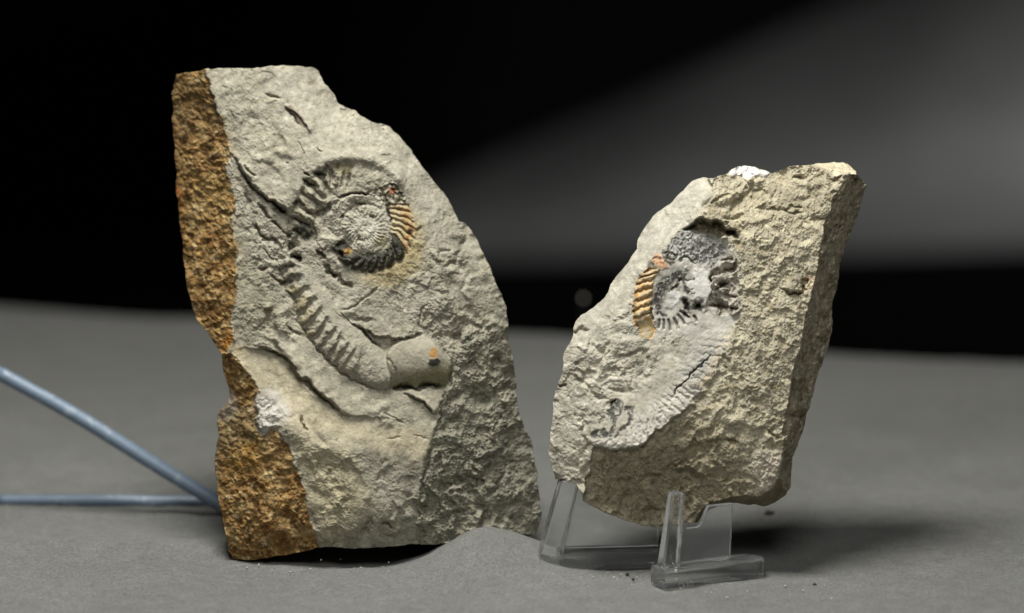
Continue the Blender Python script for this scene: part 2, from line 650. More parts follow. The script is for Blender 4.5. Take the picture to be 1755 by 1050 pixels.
# ================================================================== the tall rock with the rusty side
def tall_rock():
    f = Field(262, 84, 700, 900, 11, 3.0)
    X, Y, rng = f.X, f.Y, f.rng
    # --- macro shape
    f.facet([(353, 124, -2), (390, 240, 0), (398, 300, 0), (402, 400, 2), (400, 540, 0), (400, 600, -2), (440, 130, 6),
             (500, 118, 0), (540, 122, -22), (450, 220, 12), (520, 220, 18), (575, 185, -22), (600, 235, 12), (655, 222, -30),
             (703, 270, -32), (640, 265, 14), (685, 305, 10), (735, 312, -30), (768, 360, -34), (728, 390, 12), (788, 392, -28),
             (822, 432, -30), (765, 460, 12), (640, 500, 13), (560, 450, 11), (480, 480, 2), (440, 450, 0), (440, 560, 2),
             (700, 540, 14), (775, 540, 14), (842, 485, -22), (600, 600, 12), (680, 660, 15), (740, 690, 15), (520, 600, 12),
             (600, 690, 15), (700, 740, 15), (560, 640, 13), (870, 560, -40), (640, 600, 12)])
    low = [(396, 598), (448, 596), (470, 603), (488, 616), (512, 644), (540, 672), (580, 708), (640, 716), (760, 722), (760, 1000),
           (380, 1000), (380, 610)]
    mD = f.facet([(400, 605, -3), (450, 604, -3), (500, 640, 1), (560, 700, 8), (600, 720, 10), (660, 725, 13), (740, 725, 14), (430, 660, 3), (446, 706, 5), (480, 700, 9), (520, 742, 17),
                  (560, 757, 18), (600, 772, 19), (660, 778, 17), (725, 780, 13), (560, 800, 10), (640, 820, 9), (710, 820, 4), (500, 785, 4), (540, 870, 2), (620, 870, 11), (700, 870, 5),
                  (560, 932, -30), (640, 935, -32), (715, 928, -32), (530, 880, -8), (680, 900, -8), (600, 908, 0), (560, 905, -4)], low, 1.0)
    C3 = [(792, 575), (780, 610), (771, 640), (755, 705), (742, 747), (723, 802), (716, 867), (723, 960), (990, 960), (990, 540), (850, 548), (815, 562)]
    mC = f.facet([(771, 640, 8), (755, 705, 12), (742, 747, 12), (723, 802, 6), (716, 867, 0), (723, 925, -26), (800, 565, 6), (840, 560, -12),
                  (866, 540, -40), (850, 550, -26), (830, 650, -12), (880, 640, -62), (800, 750, -8), (850, 750, -34), (905, 760, -84),
                  (780, 850, -16), (850, 850, -42), (920, 850, -92), (780, 910, -36), (850, 912, -60), (915, 905, -100)], C3, 1.5)
    up_edge = [(353, 118), (353, 124), (362, 150), (370, 180), (378, 206), (388.6, 231), (393, 252), (395.7, 271), (386, 290), (385, 300), (396, 312), (401, 334),
               (400, 360), (399, 386), (404, 430), (405, 470), (402, 505), (398, 535), (396, 565), (404, 582), (396, 592), (383, 603)]
    rustU = up_edge + [(340, 640), (270, 600), (270, 100)]
    mU = f.facet([(303, 127, -62), (353, 124, -2), (297, 237, -84), (388, 231, 0), (305, 330, -88), (400, 334, 0), (312, 400, -84),
                  (402, 400, 2), (320, 480, -74), (404, 470, 2), (345, 560, -52), (398, 535, 0), (380, 600, -14), (392, 596, -4), (350, 430, -42),
                  (345, 300, -40), (345, 200, -38)], rustU, 1.0)
    lo_edge = [(396, 604), (402, 608), (412, 622), (422, 636), (434, 650), (446, 668), (440, 680), (437, 694), (444, 704), (438, 722), (440, 742), (452, 750), (462, 742), (470, 730),
               (478, 736), (482, 748), (492, 766), (502, 784), (510, 806), (520, 832), (525, 856), (528, 878), (532, 902), (538, 920), (548, 936), (552, 960)]
    rustL = lo_edge + [(380, 1000), (340, 960), (340, 700), (378, 606)]
    mL = f.facet([(402, 608, 0), (382, 612, -22), (392, 680, -42), (442, 668, 0), (374, 712, -58), (440, 740, 0), (368, 776, -68), (420, 780, -16),
                  (500, 784, 0), (470, 734, 2), (370, 824, -62), (450, 830, -12), (520, 832, -2), (386, 920, -52), (450, 900, -14), (530, 900, -8),
                  (400, 955, -58), (470, 946, -38), (540, 936, -30)], rustL, 1.0)
    grey_side = f.poly([(366, 700), (392, 690), (440, 700), (446, 745), (420, 762), (398, 766), (384, 776), (378, 800), (372, 840), (360, 840), (360, 700)], 1.5) * mL
    rust = np.clip(mU + mL, 0, 1)
    front = 1 - rust

    # --- broken-stone texture
    big = f.chips(52, 0.15, 1.6, 1.4, 0.6, 0.8)
    mid = f.chips(22, 0.20, 1.1, 1.5, 0.4, 0.6)
    sm = f.chips(10, 0.22, 0.6, 1.5, 0.5, 0.5)
    fine = f.spec(2.5, 40, 1.45) * (0.6 + 0.6 * sstep(f.spec(20, 120, 1.4), -1, 1.5))
    soft = f.spec(14, 160, 1.8)
    grain = f.spec(1.8, 9, 0.7)
    smooth_low = np.clip(f.poly([(400, 600), (470, 606), (512, 648), (580, 712), (640, 725), (742, 735), (735, 790), (640, 770), (560, 745), (500, 740), (460, 690)], 8), 0, 1)
    upper_smooth = f.poly([(450, 555), (520, 590), (600, 655), (680, 672), (765, 668), (748, 735), (600, 706), (540, 668), (495, 612)], 6)
    rim_smooth = f.poly([(440, 118), (540, 114), (600, 190), (690, 240), (760, 340), (800, 400), (740, 400), (690, 300), (620, 262), (540, 262), (500, 230)], 18)
    rock_amp = 0.8 + 0.35 * mC - 0.75 * smooth_low - 0.55 * upper_smooth - 0.35 * rim_smooth
    rock_amp = rock_amp * (0.45 + 0.75 * sstep(f.spec(50, 400, 1.4), -1.0, 1.2))
    rock_amp = np.clip(rock_amp + 0.15 * f.poly([(560, 800), (720, 790), (730, 950), (560, 950)], 14) + 0.3 * f.poly([(640, 460), (860, 400), (870, 600), (720, 570), (600, 520)], 12), 0.12, 3)
    tex = 1.0 * big + 0.75 * mid + 0.6 * sm + 0.75 * fine + 0.45 * grain
    f.H += front * rock_amp * tex + soft * 1.1 * front
    f.H += mC * (0.35 * grain + 0.4 * f.chips(14, 0.30, 0.8, 1.2, -0.5, 0.8) + 0.45 * fine + 1.3 * f.spec(9, 70, 1.6))
    # the crust: lumpy and pitted
    f.H += rust * (0.4 * grain + 0.8 * f.chips(13, 0.3, 1.0, 1, 0, 0.7) + 0.5 * f.chips(6, 0.4, 0.6, 1, 0, 0.8) + 0.55 * fine + 2.0 * f.spec(7, 60, 1.5))

    # --- bands and fissures of the face
    z8 = lambda p: zc(390, 240, 4.376, p)
    main = z8([(20, 130), (60, 160), (120, 250), (190, 350), (240, 395), (300, 440), (360, 490), (420, 535), (480, 570), (560, 615), (640, 655)])
    f.ledge(main[::-1], 9, 34, 1.3)
    f.crack(main, 4.0, 10)
    f.crack(z8([(330, 470), (400, 520), (460, 555)]), 5.5, 12)
    for pts, w, d in (([(120, 190), (160, 215), (205, 260)], 2.2, 7), ([(100, 260), (140, 300), (190, 350)], 2.0, 5),
                      ([(210, 470), (250, 495), (290, 555), (330, 575)], 3.2, 10), ([(325, 605), (350, 635), (390, 670)], 3.0, 9),
                      ([(170, 650), (210, 655), (260, 725), (330, 740), (380, 785)], 3.4, 8), ([(390, 680), (440, 710), (475, 745)], 2, 6),
                      ([(130, 390), (140, 440), (170, 490)], 4, 5), ([(250, 965), (310, 955)], 3.0, 7), ([(260, 820), (310, 870), (390, 930)], 1.6, 4),
                      ([(420, 955), (480, 968), (545, 960)], 3.6, 10), ([(480, 880), (520, 895), (550, 880)], 4.5, 9), ([(430, 165), (450, 160)], 1.5, 4),
                      ([(575, 225), (620, 270)], 1.7, 5), ([(520, 0), (575, 90), (590, 120)], 1.0, 2.5), ([(660, 60), (705, 85)], 1.3, 4)):
        f.crack(z8(pts), w, d)
    z4 = lambda p: zc(270, 100, 3.5, p)
    f.crack(z4([(640, 205), (690, 220), (735, 250)]), 2.4, 6)
    f.ledge(z4([(930, 450), (890, 400), (830, 320), (765, 285)]), 5, 14)
    f.crack(z4([(765, 290), (800, 340), (850, 405)]), 2.2, 5)
    low_crack = zc(340, 560, 2.5, [(600, 375), (560, 320), (500, 262), (450, 215), (410, 170), (360, 130), (300, 92), (240, 92)])
    f.ledge(low_crack, 4, 18, 1.2)
    f.crack(zc(340, 560, 2.5, [(425, 205), (470, 245), (520, 290), (580, 345), (640, 390)]), 4.2, 10)
    f.crack(zc(340, 560, 2.5, [(270, 92), (330, 110), (390, 155), (425, 205)]), 2.2, 4)
    f.crack(zc(340, 560, 2.5, [(445, 385), (455, 415), (468, 438)]), 2.2, 6)
    z9 = lambda p: zc(600, 640, 3.089, p)
    f.ledge(z9([(470, 215), (420, 185), (350, 140), (285, 105)]), 6, 22)
    f.crack(z9([(285, 110), (340, 135), (400, 180), (470, 212)]), 2.6, 6)
    f.crack(z9([(505, 75), (485, 150), (475, 230), (450, 300)]), 2.0, 5)
    f.crack(z9([(440, 390), (400, 500), (370, 640), (365, 720)]), 3.0, 5)
    for pts, w, d in (([(160, 800), (200, 785), (240, 825)], 2.6, 6), ([(465, 760), (470, 725), (495, 712)], 1.4, 4), ([(520, 265), (570, 240), (600, 280)], 6, 6),
                      ([(70, 860), (110, 780), (140, 800)], 5, 5), ([(180, 210), (240, 235), (300, 275)], 1.4, 2.5), ([(200, 345), (270, 335)], 1.3, 2),
                      ([(330, 330), (400, 350)], 1.2, 2), ([(640, 470), (760, 440)], 4, 4), ([(760, 640), (830, 480)], 4, 4), ([(850, 30), (820, 110)], 5, 5)):
        f.crack(z9(pts), w, d)
    z6 = lambda p: zc(640, 380, 3.5, p)
    for pts, w, d in (([(560, 90), (520, 160), (490, 230), (420, 280)], 4.5, 5), ([(420, 270), (520, 240)], 3, 3), ([(270, 640), (280, 540), (340, 480)], 2.5, 3),
                      ([(700, 850), (760, 830)], 7, 7), ([(480, 690), (520, 680)], 8, 5), ([(370, 185), (470, 170)], 2, 2.5), ([(580, 610), (680, 640), (760, 620)], 5, 4)):
        f.crack(z6(pts), w, d)
    zb = lambda p: zc(460, 460, 4.376, p)
    # block between the inner whorls and the body chamber, overhanging towards the bottom
    f.ledge(zb([(1170, 500), (1060, 515), (980, 530), (880, 520), (800, 480), (700, 470), (620, 410), (520, 330), (440, 250)]), 8, 42, 1.5)
    f.crack(zb([(510, 320), (560, 370), (640, 420), (700, 470), (760, 530), (850, 590)]), 2.4, 7)
    f.crack(zb([(960, 530), (1060, 515), (1150, 500)]), 2.6, 8)
    f.crack(zb([(430, 10), (500, 50), (560, 110), (640, 155)]), 3.4, 8)
    f.crack(zb([(560, 360), (700, 390), (800, 390)]), 6, 5)
    f.crack(zb([(520, 310), (640, 290), (840, 130)]), 2.5, 4)
    f.crack(zb([(130, 450), (180, 480), (240, 490)]), 3.0, 8)
    f.crack(zb([(0, 40), (60, 90), (140, 110)]), 2.4, 6)

    # --- colour of the stone
    n1, n2, n3 = f.spec(4, 60, 1.1), f.spec(10, 140, 1.5), f.spec(3, 30, 0.9)
    f.C[:] = STONE
    f.paint(sstep(n2, 0.2, 2.0), (0.40, 0.375, 0.31), 0.6)
    f.paint(sstep(n1, 0.7, 2.2), (0.30, 0.285, 0.235), 0.6)
    f.paint(sstep(-n1, 0.6, 2.2), (0.60, 0.58, 0.51), 0.7)
    f.paint(f.poly([(355, 110), (560, 110), (660, 250), (560, 270), (420, 290), (380, 220)], 30) * sstep(n3, -0.4, 1.6), (0.42, 0.39, 0.29), 0.6)
    f.paint(rim_smooth, (0.53, 0.51, 0.45), 0.6)
    f.paint(f.poly([(398, 380), (450, 470), (500, 560), (440, 590), (400, 580)], 12), (0.36, 0.345, 0.265), 0.75)
    f.paint(smooth_low, (0.70, 0.635, 0.485), 0.9)
    f.paint(f.poly([(500, 740), (600, 770), (640, 860), (560, 940), (535, 900), (515, 800)], 14), (0.60, 0.54, 0.38), 0.7)
    f.paint(upper_smooth, (0.63, 0.60, 0.50), 0.8)
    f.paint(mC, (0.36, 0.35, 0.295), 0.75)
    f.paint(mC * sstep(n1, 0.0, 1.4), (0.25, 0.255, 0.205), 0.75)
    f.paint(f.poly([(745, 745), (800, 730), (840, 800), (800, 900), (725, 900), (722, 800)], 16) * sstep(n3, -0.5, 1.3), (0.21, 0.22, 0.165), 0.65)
    f.paint(f.poly([(600, 530), (700, 520), (770, 520), (770, 560), (700, 570), (640, 570)], 6) * sstep(n3, -0.8, 1.0), (0.30, 0.285, 0.24), 0.55)
    f.paint(f.poly([(750, 420), (800, 400), (810, 450), (760, 480), (720, 470)], 8) * sstep(n3, -0.6, 1.0), (0.31, 0.30, 0.25), 0.55)
    for pts in (z4([(480, 240), (520, 215), (580, 240), (550, 270), (490, 262)]), z4([(880, 110), (960, 110), (960, 160), (900, 165)])):
        f.paint(f.poly(pts, 3) * sstep(n3, -1.2, 0.6), (0.25, 0.23, 0.18), 0.8)
    f.paint(f.poly(z4([(765, 285), (800, 275), (850, 330), (900, 400), (905, 420), (860, 410), (830, 380), (800, 330)]), 1.2), (0.13, 0.095, 0.07), 0.85)
    f.paint(f.poly(z4([(890, 420), (920, 440), (920, 455), (890, 440)]), 1), (0.30, 0.28, 0.24), 0.7)
    for pts in (z8([(60, 560), (120, 520), (160, 560), (110, 640), (70, 640)]), z8([(100, 690), (180, 650), (190, 740), (150, 750), (110, 730)])):
        f.paint(f.poly(pts, 4) * sstep(n3, -1.5, 0.8), (0.22, 0.21, 0.17), 0.75)
    f.paint(f.poly(zc(340, 560, 2.5, [(230, 90), (290, 95), (350, 115), (420, 175), (520, 285), (580, 345), (590, 370), (520, 310), (430, 225), (360, 150), (290, 105)]), 2.0), (0.24, 0.22, 0.15), 0.85)
    f.paint(front * sstep(f.spec(3, 16, 0.8), 1.25, 2.1) * (1 - smooth_low) * (1 - 0.6 * upper_smooth), (0.24, 0.225, 0.175), 0.65)
    f.paint(front * sstep(f.spec(6, 40, 1.1), 1.2, 2.2), (0.30, 0.28, 0.21), 0.5)
    # ochre halo beside the fossil
    halo = f.poly([(700, 345), (722, 385), (728, 430), (718, 465), (680, 488), (640, 490), (600, 470), (650, 462), (690, 440), (706, 400)], 7)
    f.paint(halo * (0.75 + 0.25 * np.tanh(n3)), (0.50, 0.40, 0.17), 0.75)

    # --- the ammonite: middle whorl
    cx0, cy0 = 625.0, 390.0
    tab = [(-150, 44, 66), (-140, 42, 68), (-115, 44, 75), (-90, 46, 77), (-60, 48, 81), (-40, 49, 85), (-20, 47, 87), (0, 46, 87), (20, 48, 84), (40, 52, 87),
           (60, 57, 94), (90, 60, 106), (120, 66, 121), (150, 83, 126), (180, 86, 132), (196, 90, 134)]
    pol = lambda a, r: (cx0 + r * math.cos(math.radians(a)), cy0 - r * math.sin(math.radians(a)))
    T, SS = f.band([pol(a, ri) for a, ri, ro in tab], [pol(a, ro) for a, ri, ro in tab])
    ang = np.interp(np.nan_to_num(T, nan=0), np.arange(len(tab)), [a for a, _, _ in tab])
    ins = ~np.isnan(T)
    s0 = np.nan_to_num(SS, nan=0.0)
    jit = 0.8 * f.spec(6, 50, 1.4)
    ph = ang + 20 * (s0 - 0.5) + jit
    edges = [-150, -126, -102, -90, -79, -68, -56, -42, -22, -12, -2, 8, 18, 28, 38, 49, 60, 70, 80, 90, 100, 110, 121, 132, 144, 157, 170, 184, 198]
    k, u = segs(ph, edges)
    blackm = ins & (k <= 7)
    flat = gauss(f.poly([pol(a, ro + 3) for a in range(0, 360, 10) for ro in [np.interp(a, [0, 20, 40, 60, 90, 120, 150, 180, 196, 220, 245, 270, 300, 320, 340, 360], [87, 84, 87, 94, 106, 121, 126, 132, 100, 68, 75, 77, 82, 86, 87, 87])]]), 2)
    f.H = f.H * (1 - flat) + flat * (0.22 * f.H + 0.78 * gauss(f.H, 9) + 0.45 * fine + 0.22 * grain)
    ochm = ins & (k >= 8) & (k <= 13)
    olive = ins & (k >= 14) & (k <= 16)
    greym = ins & (k >= 17) & (k <= 21)
    leftm = ins & (k >= 22)
    w = gauss(ins.astype(float), 1.2)
    # the whorl sits in a trough; its upper lip stands over it
    f.H -= 9 * gauss(leftm * 1.0 + greym * np.clip((ang - 60) / 50, 0.25, 1) + olive * 0.25, 2.4) * (0.8 + 0.25 * np.tanh(n2))
    f.H -= 2.5 * gauss((ochm | blackm).astype(float), 1.2)
    rr_ = np.hypot(X - cx0, Y - cy0)
    an_ = np.degrees(np.arctan2(cy0 - Y, X - cx0))
    ro_ = np.interp(an_, [0, 20, 40, 60, 90, 120, 150, 180], [87, 84, 87, 94, 106, 121, 126, 132])
    f.H += 9 * np.exp(-((rr_ - ro_ - 13) / 10) ** 2) * sstep(an_, 15, 60) * sstep(-an_, -150, -110)
    cross = 1 - np.abs(2 * s0 - 1) ** 2.4
    rib = 1 - np.abs(2 * u - 1) ** 2.2
    f.H = np.where(blackm, f.H + 9.0 * rib * cross + 1.4 * sm * 0.5, f.H)
    f.H = np.where(ochm, f.H + (7.5 * rib - 2.5) * (0.55 + 0.45 * cross), f.H)
    f.H = np.where(olive, f.H + 3 + 1.5 * mid + 1.3 * f.cells(7, 0.5, 1.2), f.H)
    f.H = np.where(greym, f.H + 1.8 * rib * s0 + 3.5 * (1 - s0), f.H)
    saw = np.clip(u, 0, 1)
    f.H = np.where(leftm, f.H + (5 * (1 - np.abs(2 * u - 1) ** 1.8) - 4.0) * (0.35 + 0.65 * s0) + 2.5 * (1 - s0), f.H)
    f.paint(gauss((greym | leftm).astype(float), 1), (0.40, 0.38, 0.31), 0.75)
    f.paint(gauss((leftm & (u < 0.3) & (s0 > 0.3)) * 1.0, 1.2), (0.20, 0.185, 0.135), 0.7)  # shade in the gaps between the left ribs, put into the colour
    f.paint(gauss((olive & (k <= 15)).astype(float), 2) * sstep(n1, -0.9, 0.5), (0.060, 0.052, 0.022), 0.95)
    f.paint(gauss((olive & (k == 16)).astype(float), 2) * sstep(n1, -0.3, 0.9), (0.09, 0.085, 0.055), 0.85)
    f.paint(gauss(ochm.astype(float), 0.8), (0.58, 0.49, 0.31), 0.9)
    f.paint(gauss(ochm * (s0 > 0.55), 2.0) * sstep(n1, -0.6, 1.0), (0.50, 0.33, 0.11), 0.6)
    f.paint((ochm & (s0 > 0.5)) * sstep(n3, 0.1, 1.1), (0.45, 0.16, 0.05), 0.75)
    f.paint((ochm & (np.abs(u - 0.04) < 0.13)) * 1.0, (0.16, 0.09, 0.04), 0.8)
    blk_in = blackm & (s0 < 0.98 - 0.24 * np.abs(2 * u - 1) ** 3 + 0.05 * np.tanh(n3)) & (s0 > 0.04 + 0.05 * np.tanh(n1))
    f.H -= 3.0 * gauss((blackm & ~blk_in).astype(float), 0.8)
    f.paint(gauss(blk_in.astype(float), 0.7), (0.022, 0.022, 0.016), 0.97)
    f.paint(gauss(blk_in.astype(float), 0.7) * sstep(n3, 0.9, 1.6), (0.16, 0.15, 0.10), 0.8)
    f.paint((blackm & (np.abs(u) < 0.08) & (k > 1)) * 1.0, (0.35, 0.31, 0.22), 0.6)
    for (x, y, r) in ((z5x, z5y, rr) for z5x, z5y, rr in ((460 + 1000 / 4.773, 260 + 320 / 4.773, 9), (460 + 1130 / 4.773, 260 + 470 / 4.773, 6))):
        f.paint(np.exp(-(((X - x) / r) ** 2 + ((Y - y) / (r * .7)) ** 2) ** 2) * sstep(n3, -1.0, 0.6), (0.50, 0.15, 0.06), 0.9)
    zz = lambda p: zc(460, 260, 4.773, p)
    f.paint(f.poly(zz([(1150, 620), (1210, 650), (1170, 690), (1130, 660)]), 1), (0.05, 0.035, 0.02), 0.9)
    f.paint(f.poly(zz([(540, 110), (650, 100), (700, 150), (640, 200), (550, 160)]), 2), (0.30, 0.26, 0.14), 0.7)
    f.ID[ins] = 3
    rib_ids = []
    for kk in list(range(0, 14)) + list(range(17, 28)):
        m = ins & (k == kk) & (s0 > 0.03) & (s0 < 0.97)
        if kk <= 7:
            m = m & blk_in
        f.ID[m] = 100 + kk
        rib_ids.append((100 + kk, kk <= 7))
    # long ribs of the left stretch, with hollows between them
    zr = lambda p: zc(390, 240, 3.889, p)
    for pts in ([(450, 465), (520, 515), (600, 575)], [(465, 395), (540, 450), (605, 495)], [(525, 315), (600, 380), (655, 425)], [(565, 235), (620, 310), (670, 378)],
                [(640, 200), (665, 270), (695, 335)], [(720, 190), (714, 260), (712, 325)]):
        f.crack(zr(pts), 4.6, -5.0)
    for pts in ([(435, 420), (520, 472), (585, 525)], [(490, 340), (570, 408), (635, 455)], [(515, 265), (590, 335), (660, 400)], [(590, 205), (640, 285), (684, 352)], [(680, 190), (690, 260), (702, 325)],
                [(775, 200), (765, 260), (755, 315)], [(830, 215), (810, 270), (790, 320)]):
        f.crack(zr(pts), 3.4, 5.0)
    # pits between the left ribs, coloured with dark mineral and painted shade
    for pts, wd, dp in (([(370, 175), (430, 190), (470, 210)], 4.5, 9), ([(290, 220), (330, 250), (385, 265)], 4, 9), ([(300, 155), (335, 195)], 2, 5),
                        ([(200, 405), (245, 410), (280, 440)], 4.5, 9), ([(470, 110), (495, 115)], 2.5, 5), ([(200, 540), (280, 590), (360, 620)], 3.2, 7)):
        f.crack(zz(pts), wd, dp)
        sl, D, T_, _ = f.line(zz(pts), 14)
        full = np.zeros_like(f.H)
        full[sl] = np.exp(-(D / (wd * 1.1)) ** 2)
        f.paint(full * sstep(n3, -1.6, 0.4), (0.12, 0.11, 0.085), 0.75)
    # dark mass on the left of the coil
    mdk = f.poly(zz([(150, 670), (210, 635), (290, 620), (350, 650), (365, 690), (300, 715), (220, 700), (170, 700)]), 1.5)
    f.H += mdk * (1.5 * mid - 3)
    f.paint(mdk * sstep(n3, -1.6, 0.0), (0.025, 0.024, 0.018), 0.95)
    # --- inner coil: fine radiating riblets
    r = np.hypot(X - cx0, (Y - cy0))
    rb = np.interp(np.degrees(np.arctan2(cy0 - Y, X - cx0)), [-180, -140, -115, -90, -60, -40, -20, 0, 20, 40, 60, 90, 120, 150, 180], [62, 42, 44, 46, 48, 49, 47, 46, 48, 52, 57, 60, 64, 70, 70])
    disc = (r < rb) & ~ins
    th = np.arctan2(Y - cy0, X - cx0)
    d2 = gauss(disc.astype(float), 1.2)
    f.H += d2 * (0.5 + 1.25 * np.sin(th * 31 + r * 0.10 + 0.9 * n2) * np.exp(-((r - 29) / 11) ** 2) * sstep(n1, -1.6, 0.6) + 0.25 * grain + 0.3 * fine + 2.2 * np.exp(-((r - 30) / 8) ** 2)
                 + 2.0 * np.exp(-((r - 12) / 6) ** 2))
    f.H -= 4.0 * np.exp(-((r - rb + 2) / 2.4) ** 2) * (r < rb + 6) * sstep(np.sin(th * 2.0 + 0.6) + 0.5 * n2, -0.3, 0.8) * (r < 75)
    f.H -= 3.5 * np.exp(-((r - 41) / 2.0) ** 2) * sstep(-np.sin(th + 0.6), 0.0, 0.7) * disc
    f.paint(d2, (0.53, 0.51, 0.44), 0.85)
    f.paint(d2 * sstep(n3, 0.9, 2.0) * sstep(r, 18, 34), (0.22, 0.215, 0.17), 0.75)
    f.paint(d2 * np.exp(-(((X - 632) / 20) ** 2 + ((Y - 392) / 20) ** 2)) * sstep(n1, -1, 1), (0.72, 0.71, 0.66), 0.8)
    f.paint(d2 * sstep(np.sin(th * 31 + r * 0.10 + 0.9 * n2 + 2.2), 0.4, 0.95) * np.exp(-((r - 31) / 10) ** 2), (0.24, 0.23, 0.18), 0.6)
    f.paint(d2 * np.exp(-(((X - 655) / 14) ** 2 + ((Y - 415) / 14) ** 2)), (0.48, 0.42, 0.24), 0.6)
    for pts, wd, dp in (([(390, 540), (430, 490), (510, 425)], 4.5, 10), ([(560, 375), (620, 350), (700, 335), (800, 345), (850, 320)], 2.8, 9), ([(590, 520), (610, 540)], 4, 8),
                        ([(700, 430), (760, 435), (810, 430)], 1.5, 5), ([(965, 480), (990, 530), (1005, 580)], 2, 8), ([(380, 780), (420, 830), (470, 880)], 3, 7),
                        ([(400, 770), (440, 790), (490, 770)], 2.4, 5), ([(560, 790), (600, 830), (640, 880)], 2.5, 6), ([(730, 710), (790, 745)], 2, 5), ([(850, 520), (870, 545)], 2.6, 5),
                        ([(460, 930), (500, 980), (560, 1010)], 3.5, 8), ([(390, 520), (370, 640), (390, 760)], 2, 4)):
        f.crack(zz(pts), wd, dp)
    lump_ = f.poly(zz([(380, 720), (450, 690), (530, 710), (560, 740), (500, 790), (440, 800), (390, 780)]), 2)
    f.H += lump_ * 5
    f.paint(lump_, (0.58, 0.55, 0.47), 0.8)
    lens = f.poly(zz([(375, 785), (420, 810), (480, 850), (485, 880), (450, 888), (400, 850)]), 1)
    f.paint(lens, (0.20, 0.17, 0.14), 0.85)
    f.paint(f.poly(zz([(480, 440), (560, 420), (640, 430), (640, 520), (560, 560), (420, 560)]), 3) * sstep(n3, -1, 1), (0.24, 0.235, 0.20), 0.7)
    f.ID[disc & (r < 62)] = 3
    f.paint(f.poly(zz([(595, 800), (660, 790), (690, 780), (650, 840), (610, 830)]), 1.2), (0.50, 0.30, 0.10), 0.8)

    # --- outer whorl and body chamber
    o3 = zb([(60, -60), (90, 30), (120, 120), (190, 240), (230, 400), (300, 510), (370, 610), (440, 690), (510, 745), (600, 830), (760, 900), (900, 918)])
    i3 = zb([(180, -80), (300, 0), (370, 100), (440, 170), (500, 250), (560, 350), (620, 410), (680, 460), (740, 520), (800, 570), (870, 630), (930, 730)])
    T3, S3 = f.band(i3, o3)
    in3 = ~np.isnan(T3) & ~ins
    sN = np.nan_to_num(S3, nan=0)
    tN = np.nan_to_num(T3, nan=0)
    f.H = np.where(in3, f.H * 0.08 + gauss(f.H, 8) * 0.92 + 0.28 * fine + 0.16 * grain, f.H)
    w3 = gauss(in3.astype(float), 1.5)
    prof = np.sin(np.pi * np.clip(sN * 0.86 + 0.14, 0, 1)) ** 0.8
    f.H += w3 * (-3 + 20 * prof * np.clip(0.45 + tN / 14, 0, 1))
    # ribs on the outer half, steeper on their lower side, dying out towards the aperture
    e3 = [-0.4, 0.7, 1.7, 2.65, 3.5, 4.3, 5.1, 5.9, 6.7, 7.5, 8.3, 9.1, 9.9, 10.7, 11.6]
    ph3 = tN - 1.0 * (sN - 0.72) * 0.9 + 0.06 * f.spec(6, 40, 1.2)
    k3, u3 = segs(ph3, e3)
    us = np.clip(u3, 0, 1)
    uw = np.where(us < 0.66, us / 0.66 * 0.5, 0.5 + (us - 0.66) / 0.34 * 0.5)
    ribp = (0.5 - 0.5 * np.cos(2 * np.pi * uw)) ** 1.0
    amp3 = np.interp(tN, [0, 3, 6, 7.5, 9, 10.5, 11], [10, 10, 9, 6, 3.2, 1.2, 0.4]) * sstep(sN, 0.24, 0.5) * w3
    f.H += amp3 * (ribp - 0.5)
    keel = np.exp(-((sN - 0.42) / 0.04) ** 2) * in3 * (tN > 2) * (tN < 7)
    f.H -= 1.6 * keel
    f.paint(w3, (0.43, 0.41, 0.345), 0.8)
    f.paint(w3 * sstep(n3, 0.9, 2.2), (0.25, 0.245, 0.21), 0.5)
    f.paint(gauss(w3 * (sN > 0.58) * (tN < 5.6) * (tN > 0.5) * (ribp > 0.4) * (0.6 + 0.4 * np.tanh(n2)), 2.5), (0.48, 0.40, 0.23), 0.6)
    f.paint(w3 * (tN < 2.2) * sstep(n3, -0.2, 1.0), (0.17, 0.185, 0.18), 0.6)
    f.paint(gauss(w3 * (tN > 6.5) * (sN > 0.6), 5), (0.37, 0.34, 0.28), 0.5)
    f.ID[in3] = 3
    for kk in range(14):
        m = in3 & (k3 == kk) & (sN > 0.48) & (sN < 0.99)
        if kk <= 11:
            f.ID[m] = 140 + kk
            rib_ids.append((140 + kk, False))
    zs = lambda p: zc(390, 240, 3.889, p)
    for pts, a in (([(430, 740), (480, 760), (495, 800), (460, 815), (430, 790)], 0.9), ([(370, 840), (430, 835), (490, 845), (480, 862), (400, 862)], 0.9), ([(310, 930), (350, 945), (440, 940), (430, 960), (350, 962)], 0.8), ([(400, 680), (440, 690), (450, 730), (400, 740), (380, 710)], 0.6)):
        m_ = f.poly(zs(pts), 1.3)
        f.H -= 4 * m_
        f.paint(m_ * sstep(n3, -1.6, 0.2), (0.05, 0.046, 0.032), a)
    f.crack(o3, 2.4, 3.4)
    # last chamber: a smooth bulging plug
    plug = zb([(885, 640), (935, 575), (1000, 540), (1090, 515), (1170, 502), (1235, 545), (1300, 620), (1370, 720), (1385, 790), (1350, 860), (1320, 890), (1240, 872),
               (1120, 885), (1050, 905), (960, 915), (930, 905), (915, 800), (890, 700)])
    mp = f.poly(plug, 1.6, False)
    yy = Y - (460 + 540 / 4.376)
    pv = np.clip((yy + 4) / 90, 0, 1)
    dome = np.sin(np.pi * np.clip(pv * 0.88 + 0.16, 0, 1)) ** 0.7
    fx = np.clip((775 - X) / 30, 0, 1)
    f.H = f.H * (1 - mp) + mp * (gauss(f.H, 8) * 0.3 + 6 + 30 * dome * (0.35 + 0.65 * np.sqrt(fx)) + 0.35 * fine - 6)
    f.paint(mp, (0.43, 0.405, 0.335), 0.95)
    f.paint(mp * sstep(Y + 0.35 * (X - 720) + 4 * n2, 618, 652), (0.22, 0.205, 0.115), 0.85)
